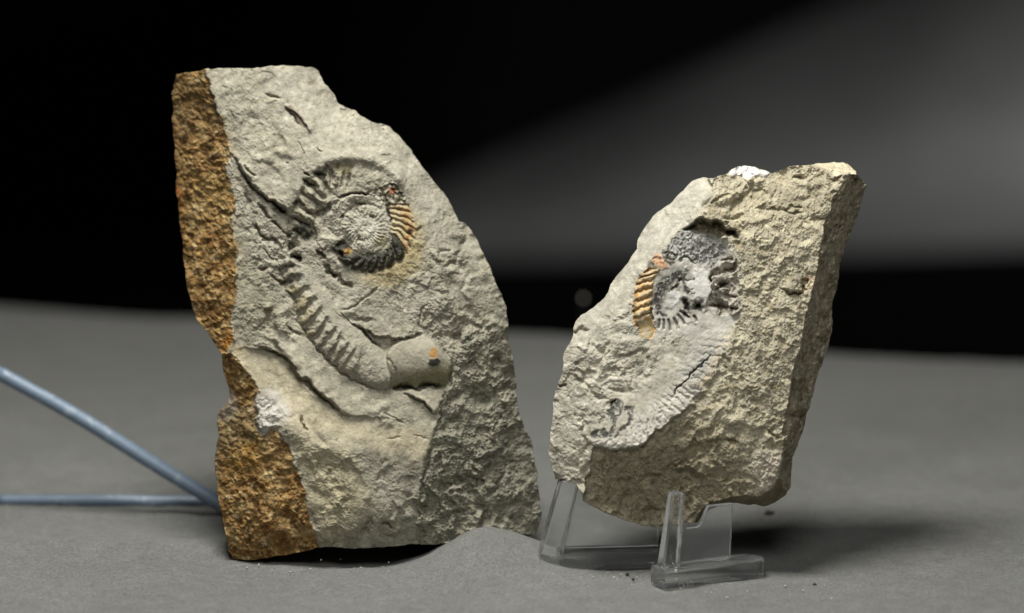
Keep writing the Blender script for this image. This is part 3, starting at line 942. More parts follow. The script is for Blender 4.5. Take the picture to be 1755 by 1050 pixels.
    f.paint(mp * sstep(f.spec(2.5, 12, 0.8), 1.7, 2.3) * sstep(Y, 605, 630), (0.05, 0.05, 0.045), 0.85)
    f.paint(f.poly(zb([(1220, 600), (1255, 605), (1262, 640), (1250, 680), (1215, 665), (1205, 640)]), 1.2) * sstep(n3, -2.6, -1.0), (0.50, 0.25, 0.05), 0.85)
    blk = f.poly(zb([(1225, 690), (1260, 675), (1280, 700), (1265, 725), (1225, 725)]), 0.8)
    f.H += blk * 3
    f.paint(blk, (0.02, 0.02, 0.02), 0.95)
    f.crack(zb([(905, 905), (985, 890), (1100, 892), (1180, 880), (1260, 885), (1330, 895)]), 3.4, 11)
    f.crack(zb([(1385, 700), (1392, 800), (1350, 890)]), 2.6, 6)
    f.crack(zb([(880, 660), (930, 720), (965, 800), (960, 880)]), 2.6, 2.2)
    f.ID[(mp > 0.5)] = 4

    # --- crust colours
    n4, n5 = f.spec(5, 70, 1.2), f.spec(3, 24, 0.9)
    r1 = np.clip(rust, 0, 1)
    R = np.zeros_like(f.C)
    R[:] = (0.31, 0.19, 0.080)
    tmp = f.C.copy()
    f.C = R
    f.paint(sstep(n4, 0.0, 1.5), (0.13, 0.062, 0.018), 0.85)
    f.paint(sstep(-n4, 0.4, 1.8), (0.43, 0.33, 0.19), 0.85)
    f.paint(sstep(n5, 0.8, 2.0), (0.075, 0.04, 0.015), 0.7)
    f.paint(sstep(-n5, 1.0, 2.2), (0.52, 0.41, 0.24), 0.7)
    n6 = f.spec(22, 180, 1.4)
    f.paint(sstep(n6, 0.2, 1.6), (0.155, 0.085, 0.032), 0.7)
    f.paint(sstep(-n6, 0.3, 1.6), (0.40, 0.30, 0.175), 0.35)
    f.paint(sstep(f.spec(3, 60, 1.0), 1.3, 2.2), (0.58, 0.50, 0.36), 0.8)
    f.paint(np.exp(-((Y - 180) / 75) ** 2), (0.215, 0.145, 0.075), 0.55)
    f.paint(np.exp(-(((X - 370) / 35) ** 2 + ((Y - 330) / 35) ** 2)), (0.46, 0.33, 0.15), 0.45)
    f.paint(np.exp(-(((X - 305) / 9) ** 2 + ((Y - 335) / 20) ** 2)), (0.40, 0.13, 0.03), 0.6)
    f.paint(np.exp(-(((X - 392) / 12) ** 2 + ((Y - 585) / 16) ** 2)), (0.42, 0.17, 0.02), 0.8)
    f.paint(grey_side, (0.24, 0.19, 0.12), 0.55)
    f.paint(f.poly([(405, 765), (440, 755), (440, 800), (400, 800)], 12), (0.47, 0.27, 0.06), 0.5)
    r1 = sstep(gauss(rust, 3.2) + 0.17 * np.tanh(n4) + 0.10 * np.tanh(n5), 0.30, 0.72)
    f.C = tmp * (1 - r1[..., None]) + f.C * r1[..., None]
    stain = np.clip(gauss(rust, 9) * (1 - rust), 0, 1) * sstep(n2, -0.5, 1.5)
    f.paint(stain, (0.40, 0.27, 0.12), 0.9)
    f.C *= np.where((rust > 0.5)[..., None], np.array([0.82, 0.79, 0.64]), np.array([0.735, 0.72, 0.655]))
    q = f.poly([(446, 668), (458, 662), (480, 680), (500, 702), (492, 716), (478, 724), (462, 740), (454, 746), (442, 736), (446, 706), (438, 692)], 5)
    f.paint(q * (0.7 + 0.3 * np.tanh(n5)), (0.62, 0.60, 0.55), 0.85)
    f.paint(f.poly([(384, 680), (396, 660), (408, 690), (400, 720), (376, 720)], 4), (0.36, 0.33, 0.27), 0.6)
    f.paint(f.poly([(398, 590), (420, 596), (416, 620), (400, 606)], 3), (0.52, 0.43, 0.26), 0.7)
    f.ID[(rust > 0.5)] = 1
    f.ID[(q > 0.5)] = 2

    out_top = [(303, 127), (320, 123.5), (356, 119.5), (427, 115.7), (493, 113.4), (515, 113.2), (537, 115.5)]
    out_right = [(537, 115.5), (546, 121), (550, 128.6), (555, 138), (561, 144), (567, 152), (571, 160), (578.6, 175), (591, 183.4), (606, 187), (613, 193), (620, 198.6), (640, 208.6), (654, 211), (666, 217),
                 (683, 234), (706, 263), (731, 294), (742, 309), (754, 323), (774, 354), (779, 366), (786, 377), (796, 381), (804, 388), (809, 394), (823, 423), (837, 454), (853, 494),
                 (862, 514), (867, 528.6), (871, 566), (877, 606), (881, 631), (886, 665), (888, 700), (898, 730.6), (911, 760), (915.6, 795), (920, 822), (923.7, 847), (928.6, 880), (924, 900), (917, 915)]
    out_bottom = [(400, 960), (436, 960), (472, 954), (510, 947), (540, 938), (570, 938), (600, 941), (640, 938), (690, 936), (723, 933), (755, 931), (790, 928), (843, 922), (885, 920), (917, 915)]
    out_left = [(303, 127), (296, 150), (294, 169), (297, 190), (294, 208.6), (297, 237), (300, 283), (304, 326), (307, 360), (308.6, 386), (315, 440), (318, 480), (330, 530), (338, 546), (348, 560),
                (360, 577), (370, 588), (381, 606), (381, 625), (386, 644), (390, 656), (392, 680), (384, 696), (374, 712), (374, 740), (368, 776), (369, 800), (370, 824), (374, 850), (378, 872), (384, 900), (386, 920), (390, 942), (400, 960)]
    D0 = ground_depth(960) - 0.076
    dfn = lambda x, y: D0 + math.tan(math.radians(3)) * (x - 400) / PPU + 0.13 * (960 - y) / PPU
    root = empty('fossil_rock', tuple(on_ground(640, 930)))
    tag(root, 'tall pale grey rock with a rusty orange left side, standing directly on the grey cloth', 'fossil rock', 'ammonite fossils in rock')
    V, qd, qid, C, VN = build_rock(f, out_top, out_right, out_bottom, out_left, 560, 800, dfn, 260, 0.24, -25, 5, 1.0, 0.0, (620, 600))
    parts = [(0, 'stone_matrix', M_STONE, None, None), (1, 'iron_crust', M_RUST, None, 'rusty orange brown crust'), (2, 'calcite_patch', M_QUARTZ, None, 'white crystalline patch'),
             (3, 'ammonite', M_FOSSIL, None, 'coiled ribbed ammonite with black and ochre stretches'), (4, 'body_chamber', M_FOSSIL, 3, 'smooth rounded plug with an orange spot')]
    for i, b in rib_ids:
        parts.append((i, 'black_chamber' if b else 'rib', M_BLACK if b else M_FOSSIL, 3, None))
    emit_parts(root, V, qd, qid, C, VN, parts)


# ================================================================== the smaller rock on the acrylic stand
def small_rock():
    f = Field(915, 255, 600, 680, 23, 3.0)
    X, Y = f.X, f.Y
    f.facet([(1186, 310, -46), (1124, 367, -46), (1089, 428, -46), (1053, 480, -46), (1014, 530, -46), (983, 562, -42), (951, 669, -38), (940, 772, -40), (952, 821, -46),
             (1223, 332, 0), (1204, 370, 0), (1142, 418, 0), (1099, 466, 2), (1085, 520, 4), (1000, 600, -6), (1040, 600, 5), (1000, 700, -8), (980, 780, -14), (1005, 800, -8), (1000, 850, -18),
             (1050, 680, 6), (1100, 640, 8), (1150, 640, 12), (1200, 620, 12), (1156, 515, -3), (1200, 440, -7), (1250, 480, -3), (1250, 560, 7), (1205, 655, 16), (1126, 735, 18), (1069, 765, 18), (1019, 762, 6),
             (1040, 720, 12), (1215, 302, -40)])
    bN = [(1216, 296), (1223, 332), (1210, 360), (1190, 384), (1198, 398), (1230, 402), (1250, 408), (1262, 440), (1264, 480), (1270, 530), (1260, 560), (1243, 600), (1227, 630), (1210, 658), (1196, 680), (1176, 697), (1160, 716),
          (1142, 726), (1128, 737), (1117, 748), (1102, 760), (1085, 767), (1069, 771), (1054, 767), (1042, 768), (1030, 766), (1019, 766), (1012, 790), (1008, 815), (1002, 840), (997, 862), (1000, 940), (1320, 940),
          (1400, 830), (1500, 300), (1460, 262), (1240, 262)]
    mN = f.facet([(1230, 310, -16), (1264, 290, -34), (1300, 300, -24), (1340, 296, -28), (1370, 300, -14), (1430, 305, -4), (1223, 332, 3), (1210, 366, 10), (1262, 440, 10), (1268, 530, 12), (1240, 600, 14), (1210, 658, 16), (1425, 337, 0),
                  (1414, 386, 3), (1400, 460, 6), (1378, 557, 8), (1351, 680, 6), (1341, 774, 0), (1334, 819, -10), (1320, 400, 14), (1320, 500, 19), (1300, 600, 22), (1280, 680, 17), (1200, 720, 13), (1160, 722, 12), (1150, 800, -26),
                  (1250, 780, 3), (1100, 850, -48), (1126, 900, -66), (1190, 890, -52), (1240, 850, -26), (1310, 840, -18), (1050, 850, -48), (1069, 774, 0), (1100, 768, 2), (1040, 800, -16), (1015, 800, -14), (1000, 855, -38),
                  (1110, 800, -20), (1080, 885, -60)], bN, 0.9)
    edge = [(1446, 300), (1446, 317), (1437, 325), (1425, 337), (1423, 357), (1414, 386), (1406, 423), (1400, 460), (1394, 492), (1386, 520), (1378, 557), (1373, 589), (1360, 628), (1351, 680), (1341, 741), (1341, 774), (1334.5, 819)]
    mS = f.facet([(x, y, h) for (x, y), h in zip(edge[1:], (-4, 0, 0, 2, 3, 4, 6, 6, 6, 8, 8, 6, 6, 3, 0, -8))] +
                 [(1484, 318, -92), (1472, 365, -90), (1441, 451, -86), (1427, 540, -88), (1402, 638, -84), (1373, 748, -72), (1356, 806, -62), (1347, 848, -70)],
                 edge + [(1342, 830), (1346, 846), (1349, 870), (1520, 870), (1520, 290)], 0.9)
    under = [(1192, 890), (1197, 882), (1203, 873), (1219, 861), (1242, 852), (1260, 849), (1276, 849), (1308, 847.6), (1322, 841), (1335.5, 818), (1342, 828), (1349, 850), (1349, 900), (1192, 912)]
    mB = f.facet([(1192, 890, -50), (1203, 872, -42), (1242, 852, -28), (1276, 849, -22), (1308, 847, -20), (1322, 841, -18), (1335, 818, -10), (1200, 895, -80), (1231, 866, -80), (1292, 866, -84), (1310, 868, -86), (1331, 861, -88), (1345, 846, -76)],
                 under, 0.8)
    top = zc(1080, 260, 4.179, [(1225, 80), (1270, 92), (1330, 102), (1395, 122), (1430, 165), (1520, 162), (1605, 160), (1640, 130), (1560, 60), (1300, 60)])
    mT = f.facet([(1376, 284, -66), (1400, 281, -66), (1446, 279, -66), (1460, 288, -56), (1388, 284, -22), (1414, 290, -12), (1422, 299, -6), (1443, 299, -6), (1463, 298, -20)], top, 0.8)
    qz = f.poly(zc(1080, 260, 4.179, [(700, 150), (770, 95), (870, 95), (1010, 138), (985, 190), (965, 195), (930, 176), (870, 178), (838, 202), (780, 168)]), 1.3)
    fos_zone = np.clip(1 - mN - mS - mB - mT, 0, 1)
    # texture
    big = f.chips(50, 0.14, 1.4, 1.4, -0.4, 0.8)
    mid = f.chips(20, 0.20, 1.0, 1.4, -0.4, 0.6)
    sm = f.chips(9, 0.24, 0.6, 1.6, -0.5, 0.5)
    fine = f.spec(2.5, 40, 1.45) * (0.6 + 0.6 * sstep(f.spec(20, 120, 1.4), -1, 1.5))
    rim = f.poly([(1200, 290), (1225, 330), (1204, 370), (1142, 418), (1099, 466), (1060, 520), (1000, 560), (970, 590), (1000, 520), (1090, 400), (1180, 300)], 8)
    body = f.poly([(1262, 560), (1208, 658), (1174, 697), (1126, 735), (1069, 769), (1015, 764), (1012, 740), (1060, 690), (1110, 650), (1150, 600), (1190, 560)], 4)
    amp = np.clip(0.85 * fos_zone + 0.7 * mN + 0.9 * mS + 0.5 * mB + 0.3 * mT - 0.55 * rim - 0.7 * body, 0.15, 2) * (1 - 0.7 * qz)
    f.H += amp * (big + 0.9 * mid + 0.85 * sm + 0.55 * fine + 0.32 * f.spec(1.8, 9, 0.7)) + 0.9 * f.spec(14, 150, 1.8)
    f.H += mN * (0.3 * f.spec(2, 9, 0.8) + 0.45 * f.chips(28, 0.18, 1.2, 1.9, -0.45, 0.8) + 0.5 * f.chips(10, 0.24, 0.6, 1.8, -0.4, 0.8) + 0.8 * f.spec(4, 50, 1.5, (-0.45, 0.6)))
    f.H += qz * 4
    z2 = lambda p: zc(1300, 260, 3.5, p)
    f.ledge(z2([(135, 800), (160, 750), (205, 715), (260, 745), (275, 790)]), -0.1, 10)
    pyr = f.poly(z2([(130, 800), (205, 712), (270, 765), (272, 815), (190, 845)]), 2)
    f.H += pyr * np.clip(6 - 0.25 * np.abs(X - 1357), 0, 6)
    f.crack(z2([(150, 825), (190, 850), (235, 838), (270, 835), (280, 795)]), 2.2, 9)
    hole = f.poly(z2([(268, 755), (300, 755), (290, 785), (272, 800)]), 0.9)
    f.H -= hole * 14
    f.crack(z2([(275, 800), (290, 835)]), 2, 6)
    for pts, wd, dp in (([(490, 450), (495, 490)], 2, 5), ([(520, 400), (480, 470)], 2, 4), ([(440, 240), (470, 225)], 2.5, 4), ([(130, 340), (180, 350), (200, 375), (260, 370)], 2.5, 5),
                        ([(440, 165), (480, 150), (520, 145)], 2.5, 5), ([(200, 320), (260, 340)], 2.5, 4), ([(200, 160), (260, 150)], 4, 4), ([(300, 410), (420, 390)], 3, 3)):
        f.crack(z2(pts), wd, dp)
    z3 = lambda p: zc(1260, 560, 3.088, p)
    for pts, wd, dp in (([(350, 400), (370, 385)], 3, 6), ([(350, 450), (340, 520), (330, 560), (315, 600)], 3.2, 7), ([(170, 545), (240, 600)], 3, 5), ([(60, 320), (120, 330)], 2, 3), ([(400, 250), (410, 270)], 2, 4)):
        f.crack(z3(pts), wd, dp)
    lump = f.poly(z3([(80, 700), (140, 650), (235, 660), (245, 740), (215, 810), (160, 880), (110, 830)]), 3)
    f.H += lump * 6
    z6 = lambda p: zc(980, 720, 4.3875, p)
    f.ledge(z6([(260, 215), (235, 280), (222, 340), (225, 400), (245, 440)]), -5, 26)
    for pts, wd, dp in (([(1000, 200), (1100, 150), (1250, 170)], 5, 5), ([(480, 480), (600, 420), (700, 430)], 5, 5), ([(700, 350), (850, 330)], 4, 4), ([(520, 690), (600, 660), (650, 650)], 4, 5)):
        f.crack(z6(pts), wd, dp)
    # pit under the brow above the coil
    z1 = lambda p: zc(1080, 260, 4.179, p)
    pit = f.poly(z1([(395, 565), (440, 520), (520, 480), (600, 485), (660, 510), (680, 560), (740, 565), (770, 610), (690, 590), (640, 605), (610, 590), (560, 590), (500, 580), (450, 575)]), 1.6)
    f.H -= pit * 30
    f.ledge(z1([(700, 520), (620, 490), (520, 465), (420, 530)]), 7, 26, 1.2)
    for pts, wd, dp in (([(570, 370), (640, 330), (720, 300)], 3, 4), ([(640, 480), (760, 480), (820, 440)], 4, 5), ([(880, 290), (940, 290), (990, 310)], 4, 4), ([(1150, 190), (1220, 180), (1270, 190)], 5, 5),
                        ([(980, 410), (1120, 420), (1200, 390)], 3.5, 4)):
        f.crack(z1(pts), wd, dp)
    zL = lambda p: zc(920, 520, 3.09, p)
    for pts, wd, dp in (([(185, 165), (240, 130), (285, 150)], 5, 7), ([(110, 420), (130, 440), (150, 435)], 2.6, 6), ([(280, 200), (330, 260), (370, 250)], 5, 4), ([(400, 330), (450, 290), (560, 250), (610, 310)], 5, 3.5),
                        ([(110, 990), (90, 900)], 4, 5), ([(230, 400), (330, 500), (390, 500)], 4, 3), ([(250, 700), (280, 780)], 4, 4)):
        f.crack(zL(pts), wd, dp)

    # --- colours
    n1, n2, n3 = f.spec(4, 60, 1.1), f.spec(10, 140, 1.5), f.spec(3, 28, 0.9)
    f.C[:] = (0.42, 0.395, 0.315)
    f.paint(sstep(n1, 0.3, 1.9), (0.31, 0.285, 0.225), 0.6)
    f.paint(sstep(-n1, 0.5, 2.0), (0.57, 0.545, 0.465), 0.7)
    f.paint(rim, (0.455, 0.43, 0.355), 0.75)
    yel = np.array((0.405, 0.37, 0.27))
    mNc = np.clip(gauss(mN, 9) + 0.16 * np.tanh(n2) * (gauss(mN, 9) * (1 - gauss(mN, 9)) * 4), 0, 1)
    f.paint(mNc * (1 - 0.6 * gauss(body, 2) * (1 - mN)), yel, 0.9)
    f.paint(mN * sstep(n1, 0.2, 1.7), (0.27, 0.225, 0.13), 0.7)
    f.paint(mN * sstep(-n1, 0.4, 1.9), (0.53, 0.48, 0.33), 0.75)
    f.paint(mN * f.poly([(1180, 330), (1290, 310), (1420, 300), (1420, 390), (1300, 380), (1220, 390)], 25), (0.38, 0.335, 0.225), 0.5)
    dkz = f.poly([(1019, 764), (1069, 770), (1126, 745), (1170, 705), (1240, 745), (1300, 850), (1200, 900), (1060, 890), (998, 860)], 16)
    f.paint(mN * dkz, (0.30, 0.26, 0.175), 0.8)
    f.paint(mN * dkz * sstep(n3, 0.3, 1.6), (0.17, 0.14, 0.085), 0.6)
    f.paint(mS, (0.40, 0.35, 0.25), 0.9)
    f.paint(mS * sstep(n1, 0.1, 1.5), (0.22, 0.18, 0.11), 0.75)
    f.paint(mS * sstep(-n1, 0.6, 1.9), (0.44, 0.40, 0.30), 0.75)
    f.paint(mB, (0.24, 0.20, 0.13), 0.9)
    f.paint(mT, (0.60, 0.54, 0.38), 0.9)
    f.paint(pit * sstep(n3, -2.2, 0.6), (0.14, 0.115, 0.065), 0.85)  # dark brown stain, with the shade of the pit painted in
    f.paint(qz * (0.85 + 0.15 * np.tanh(n3)), (0.82, 0.81, 0.78), 0.95)
    f.paint(lump * (0.7 + 0.3 * np.tanh(n3)), (0.47, 0.425, 0.35), 0.8)
    f.paint(f.poly(z2([(280, 770), (320, 745), (345, 750), (335, 830), (310, 840), (280, 830)]), 1.5), (0.60, 0.50, 0.34), 0.8)
    f.paint(f.poly(z2([(265, 740), (345, 735), (330, 755), (290, 765)]), 1.5) * 1.0, (0.42, 0.26, 0.17), 0.6)
    for pts in (zL([(200, 160), (240, 125), (290, 150), (260, 175)]), zL([(400, 320), (480, 260), (560, 220), (615, 300), (500, 360), (430, 360)]), zL([(140, 520), (200, 480), (250, 540), (190, 570)])):
        f.paint(f.poly(pts, 3) * sstep(n3, -0.8, 1.0), (0.27, 0.245, 0.18), 0.7)
    f.paint(f.poly(zL([(150, 740), (220, 700), (300, 760), (280, 900), (240, 960), (120, 900)]), 14) * sstep(n3, -0.5, 1.2), (0.32, 0.275, 0.19), 0.55)

    # --- ammonite
    z7 = lambda p: zc(1060, 370, 4.774, p)
    fz = f.poly(z7([(120, 830), (130, 650), (150, 540), (200, 440), (290, 320), (380, 250), (500, 130), (620, 110), (820, 160), (900, 250), (960, 350), (970, 450), (930, 560), (990, 650),
                    (1000, 780), (960, 900), (700, 1000), (400, 980), (230, 1000), (140, 900)]), 1.2)
    f.ID[fz > 0.5] = 3
    f.H = f.H * (1 - fz) + fz * (0.3 * f.H + 0.7 * gauss(f.H, 8))
    bz = gauss(body, 2) * (1 - mN)
    f.H = f.H * (1 - bz) + bz * (0.2 * f.H + 0.8 * gauss(f.H, 6) + 0.4 * fine)
    f.ID[(body > 0.5) & (mN < 0.5)] = 3
    f.paint(fz, (0.42, 0.405, 0.355), 0.75)
    # crystalline mass on top
    cm = f.poly(z7([(360, 270), (450, 190), (530, 125), (620, 120), (700, 150), (840, 175), (890, 260), (870, 330), (800, 400), (760, 450), (690, 390), (640, 375), (520, 345), (430, 370), (380, 330)]), 2)
    f.H += cm * (0.95 * gauss(f.cells(6, 0.5, 0.9), 0.5) - 2)
    f.paint(cm, (0.27, 0.265, 0.24), 0.85)
    f.paint(cm * sstep(n3, 0.1, 1.1), (0.10, 0.098, 0.088), 0.8)
    f.paint(cm * sstep(-n3, 0.9, 2.0), (0.52, 0.51, 0.47), 0.8)
    # orange chunk and dark knobs
    oc = f.poly(z7([(290, 320), (345, 290), (395, 380), (405, 430), (340, 440), (260, 380)]), 1.2)
    f.H += oc * (2 + 1.5 * sm)
    f.paint(oc * sstep(n3, -1.5, 0.2), (0.48, 0.24, 0.10), 0.85)
    f.paint(oc * sstep(-n3, 0.7, 1.5), (0.14, 0.11, 0.06), 0.8)
    dk = np.clip(f.poly(z7([(210, 390), (250, 365), (320, 400), (335, 435), (280, 450), (225, 425)]), 1) + f.poly(z7([(165, 480), (190, 455), (235, 455), (245, 480), (200, 515)]), 0.8)
                 + f.poly(z7([(355, 255), (385, 250), (420, 340), (450, 370), (430, 400), (385, 350)]), 0.8), 0, 1)
    f.H += dk * 4
    f.paint(dk * (0.8 + 0.2 * np.tanh(n3)), (0.07, 0.06, 0.035), 0.9)
    # ochre ribs on the left
    To, So = f.band(z7([(330, 440), (300, 490), (282, 560), (275, 640), (272, 720), (275, 800), (290, 850), (290, 930), (270, 1000)]),
                    z7([(235, 420), (180, 490), (145, 560), (128, 640), (118, 730), (118, 820), (130, 880), (170, 950), (200, 1000)]))
    ino = ~np.isnan(To)
    so, to = np.nan_to_num(So, nan=0), np.nan_to_num(To, nan=0)
    eo = [0.2, 0.95, 1.75, 2.6, 3.45, 4.3, 5.1, 6.0]
    ko, uo = segs(to - 0.75 * (so - 0.5) + 0.05 * f.spec(5, 30, 1), eo)
    uo = np.clip(uo, 0, 1)
    rp = 1 - np.abs(2 * uo - 1) ** 2
    wo = gauss(ino.astype(float), 1.0)
    f.H += wo * ((9.0 * rp - 3.5) * np.where(to < 5.2, 1, 0.35) + 3 * (1 - (2 * so - 1) ** 2) - 2)
    ragged = np.clip(wo * (1.0 + 0.5 * np.tanh(n3)), 0, 1) * sstep(8.4 - to + 0.8 * n2, 0.0, 1.6)
    f.paint(ragged, (0.50, 0.36, 0.155), 0.9)
    f.paint(ragged * sstep(n1, 0.0, 1.2) * (so > 0.2), (0.55, 0.48, 0.33), 0.8)
    f.paint(gauss((ino & (so > 0.82)) * 1.0, 1.2) * sstep(n3, -0.8, 0.6), (0.13, 0.07, 0.025), 0.8)
    f.paint(wo * (to < 5.3) * sstep(rp, 0.75, 0.2), (0.26, 0.11, 0.02), 0.85 * (0.35 + 0.65 * so))
    f.paint(wo * sstep(n3, 0.8, 1.6), (0.54, 0.27, 0.06), 0.7)
    f.paint(wo * (to > 5.4) * sstep(-n3, 0.0, 1.2), (0.44, 0.38, 0.25), 0.8)
    rib_ids = []
    for kk in range(6):
        m = ino & (ko == kk) & (so > 0.05) & (so < 0.95)
        f.ID[m] = 200 + kk
        rib_ids.append((200 + kk, M_FOSSIL))
    # pale inner whorl, dark spiral of crystals, fine riblets
    pale = f.poly(z7([(600, 500), (650, 430), (700, 420), (745, 500), (760, 580), (750, 660), (735, 760), (690, 690), (620, 680), (580, 620), (560, 560)]), 1.5)
    f.H += pale * 3
    f.paint(pale, (0.56, 0.55, 0.50), 0.85)
    pal2 = f.poly(z7([(480, 370), (560, 355), (660, 400), (600, 470), (560, 470), (500, 430), (450, 420)]), 2)
    f.paint(pal2, (0.45, 0.43, 0.37), 0.8)
    ctr = f.poly(z7([(380, 700), (400, 640), (470, 610), (520, 650), (480, 720), (430, 760), (380, 750)]), 2)
    f.H += ctr * 2
    f.paint(ctr, (0.55, 0.54, 0.50), 0.8)
    for pts, wd in (([(320, 690), (340, 620), (400, 520), (450, 490), (520, 470)], 44), ([(340, 760), (320, 720)], 16), ([(410, 610), (480, 555), (510, 520)], 16), ([(560, 520), (600, 525)], 7), ([(545, 570), (600, 590)], 9), ([(550, 620), (600, 630)], 8),
                    ([(330, 790), (390, 810)], 12), ([(540, 540), (560, 600)], 18), ([(545, 700), (570, 740), (580, 790)], 30), ([(640, 715), (670, 750)], 36)):
        sl, D, T_, _ = f.line(z7(pts), 22)
        m = np.exp(-(D / (wd / 4.774)) ** 2)
        f.paint_sl = None
        full = np.zeros_like(f.H)
        full[sl] = m
        f.H += full * (1.2 * sm - 1.5)
        f.paint(full * 1.3 * sstep(n3, -2.0, 0.1), (0.045, 0.044, 0.036), 1.0)
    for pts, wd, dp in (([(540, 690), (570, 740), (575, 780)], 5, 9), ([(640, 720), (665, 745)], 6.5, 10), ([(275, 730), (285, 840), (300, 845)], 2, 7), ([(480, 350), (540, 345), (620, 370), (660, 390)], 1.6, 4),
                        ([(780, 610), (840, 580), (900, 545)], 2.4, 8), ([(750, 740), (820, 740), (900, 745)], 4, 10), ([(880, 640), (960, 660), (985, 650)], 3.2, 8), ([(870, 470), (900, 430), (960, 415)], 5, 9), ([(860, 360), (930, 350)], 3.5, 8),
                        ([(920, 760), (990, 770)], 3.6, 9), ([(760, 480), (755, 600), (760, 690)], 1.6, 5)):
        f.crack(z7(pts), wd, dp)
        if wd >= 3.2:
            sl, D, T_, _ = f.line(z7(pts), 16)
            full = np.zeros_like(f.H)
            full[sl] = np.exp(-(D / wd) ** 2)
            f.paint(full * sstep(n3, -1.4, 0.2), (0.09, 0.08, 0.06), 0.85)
    for i, (a, b) in enumerate((((410, 850), (425, 930)), ((455, 840), (490, 920)), ((490, 810), (540, 880)), ((510, 780), (575, 830)), ((370, 850), (372, 920)), ((335, 850), (330, 910)), ((620, 820), (640, 860)))):
        f.crack(z7([a, ((a[0] + b[0]) / 2 + 4, (a[1] + b[1]) / 2), b]), 2.0, 6, False, False)
    spk = f.poly(z7([(760, 450), (850, 400), (880, 350), (960, 345), (970, 430), (920, 560), (990, 650), (1000, 770), (940, 820), (800, 780), (755, 700)]), 1.2)
    f.H += spk * (1.5 * gauss(f.cells(16, 0.5, 2.2, 1.6, -0.5), 0.6))
    f.paint(spk, (0.36, 0.33, 0.265), 0.7)
    f.paint(spk * sstep(n3, 0.5, 1.5), (0.08, 0.07, 0.05), 0.8)
    # outer whorl down to the broken end
    oB = [(1266, 556), (1254, 580), (1241, 602), (1226, 632), (1209, 659), (1195, 681), (1175, 698), (1159, 717), (1127, 735), (1101, 760), (1069, 770), (1019, 765)]
    iB = [(1176, 562), (1174, 585), (1168, 610), (1152, 636), (1136, 655), (1122, 668), (1108, 680), (1094, 690), (1074, 704), (1058, 718), (1036, 736), (1008, 752)]
    TB, SB = f.band(iB, oB)
    inB = ~np.isnan(TB) & (mN < 0.5)
    tb, sb = np.nan_to_num(TB, nan=0), np.nan_to_num(SB, nan=0)
    wB = gauss(inB.astype(float), 1.2) * sstep(tb, 0, 1.5)
    eB = list(np.linspace(-0.4, 11.6, 26))
    kB, uB = segs(tb - 1.3 * (sb - 0.5) * np.interp(tb, [0, 5, 11], [0.3, 1, 1.3]) + 0.05 * f.spec(5, 40, 1), eB)
    rB = 1 - np.abs(2 * np.clip(uB, 0, 1) - 1) ** 2
    f.H += wB * (np.interp(tb, [0, 3, 5, 8, 11], [2.2, 3.0, 3.8, 3.2, 1.6]) * (rB - 0.5) * sstep(sb, 0.1, 0.6) + 2.0 * np.sin(np.pi * np.clip(sb, 0, 1) * 0.8))
    f.paint(wB * sstep(sb + 0.1 * n2, 0.05, 0.5), (0.45, 0.43, 0.37), 0.7)
    f.paint(wB * (tb < 3.4) * sstep(n3, -0.8, 1.0), (0.27, 0.27, 0.25), 0.6)
    f.paint(wB * sstep(tb, 3.5, 5.5) * sstep(sb + 0.1 * n2, 0.3, 0.75), (0.56, 0.53, 0.46), 0.8)
    f.paint(wB * (tb < 4.2) * sstep(sb, 0.75, 0.9) * sstep(-n3, -0.6, 0.8), (0.53, 0.42, 0.24), 0.8)
    for kk in range(25):
        m = inB & (kB == kk) & (sb > 0.3) & (sb < 0.99)
        f.ID[m] = 220 + kk
        rib_ids.append((220 + kk, M_FOSSIL))
    z5 = lambda p: zc(980, 620, 5.833, p)
    f.crack(z5([(980, 350), (1040, 290), (1110, 220), (1190, 130), (1250, 70), (1340, 0), (1400, -60)]), 1.5, 7)
    sl, D, T_, _ = f.line(z5([(1020, 310), (1110, 220), (1190, 130), (1250, 70), (1340, 0), (1400, -60)]), 8)
    full = np.zeros_like(f.H)
    full[sl] = np.exp(-(D / 1.3) ** 2)
    f.paint(full, (0.10, 0.10, 0.10), 0.7)
    patch = np.zeros_like(f.H)
    for pts in ([(395, 400), (450, 385), (505, 395), (515, 440), (500, 520), (450, 590), (430, 690), (380, 745), (365, 735), (405, 640), (385, 560), (330, 520), (330, 485), (380, 480)],
                [(165, 745), (210, 680), (330, 660), (375, 700), (370, 740), (300, 770), (215, 780)], [(590, 450), (630, 420), (620, 540), (590, 640), (545, 690), (480, 710), (480, 680), (560, 610)],
                [(262, 620), (300, 545), (322, 560), (300, 605)], [(410, 740), (460, 700), (450, 740), (420, 760)], [(520, 450), (600, 430), (590, 480), (530, 480)]):
        patch = np.maximum(patch, f.poly(z5(pts), 0.9))
    f.H -= patch * 2.5
    f.paint(patch * sstep(n3, -1.8, -0.2), (0.055, 0.055, 0.045), 0.95)
    f.crack(z5([(395, 425), (420, 395), (450, 385)]), 2.5, 9)
    f.ID[(patch > 0.6) & (f.ID >= 3)] = 5
    f.ID[(mN > 0.5) | (mS > 0.5) | (mB > 0.5) | (mT > 0.5)] = np.where(f.ID[(mN > 0.5) | (mS > 0.5) | (mB > 0.5) | (mT > 0.5)] >= 3, 0, 0)
    f.ID[qz > 0.5] = 2
    f.ID[mS > 0.5] = 6

    out_top = [(1186, 310), (1196, 305), (1205.6, 302), (1223.6, 304), (1236, 299), (1247.5, 296), (1255, 290), (1264, 285), (1275, 284), (1286, 284.6), (1298, 288), (1307, 291), (1324, 293.5), (1343, 290), (1354, 285.5), (1365, 282.7), (1386, 281), (1427, 278.7),
               (1446, 279), (1454, 282.5), (1460.5, 287.5), (1464, 295), (1470, 304), (1475, 311.4)]
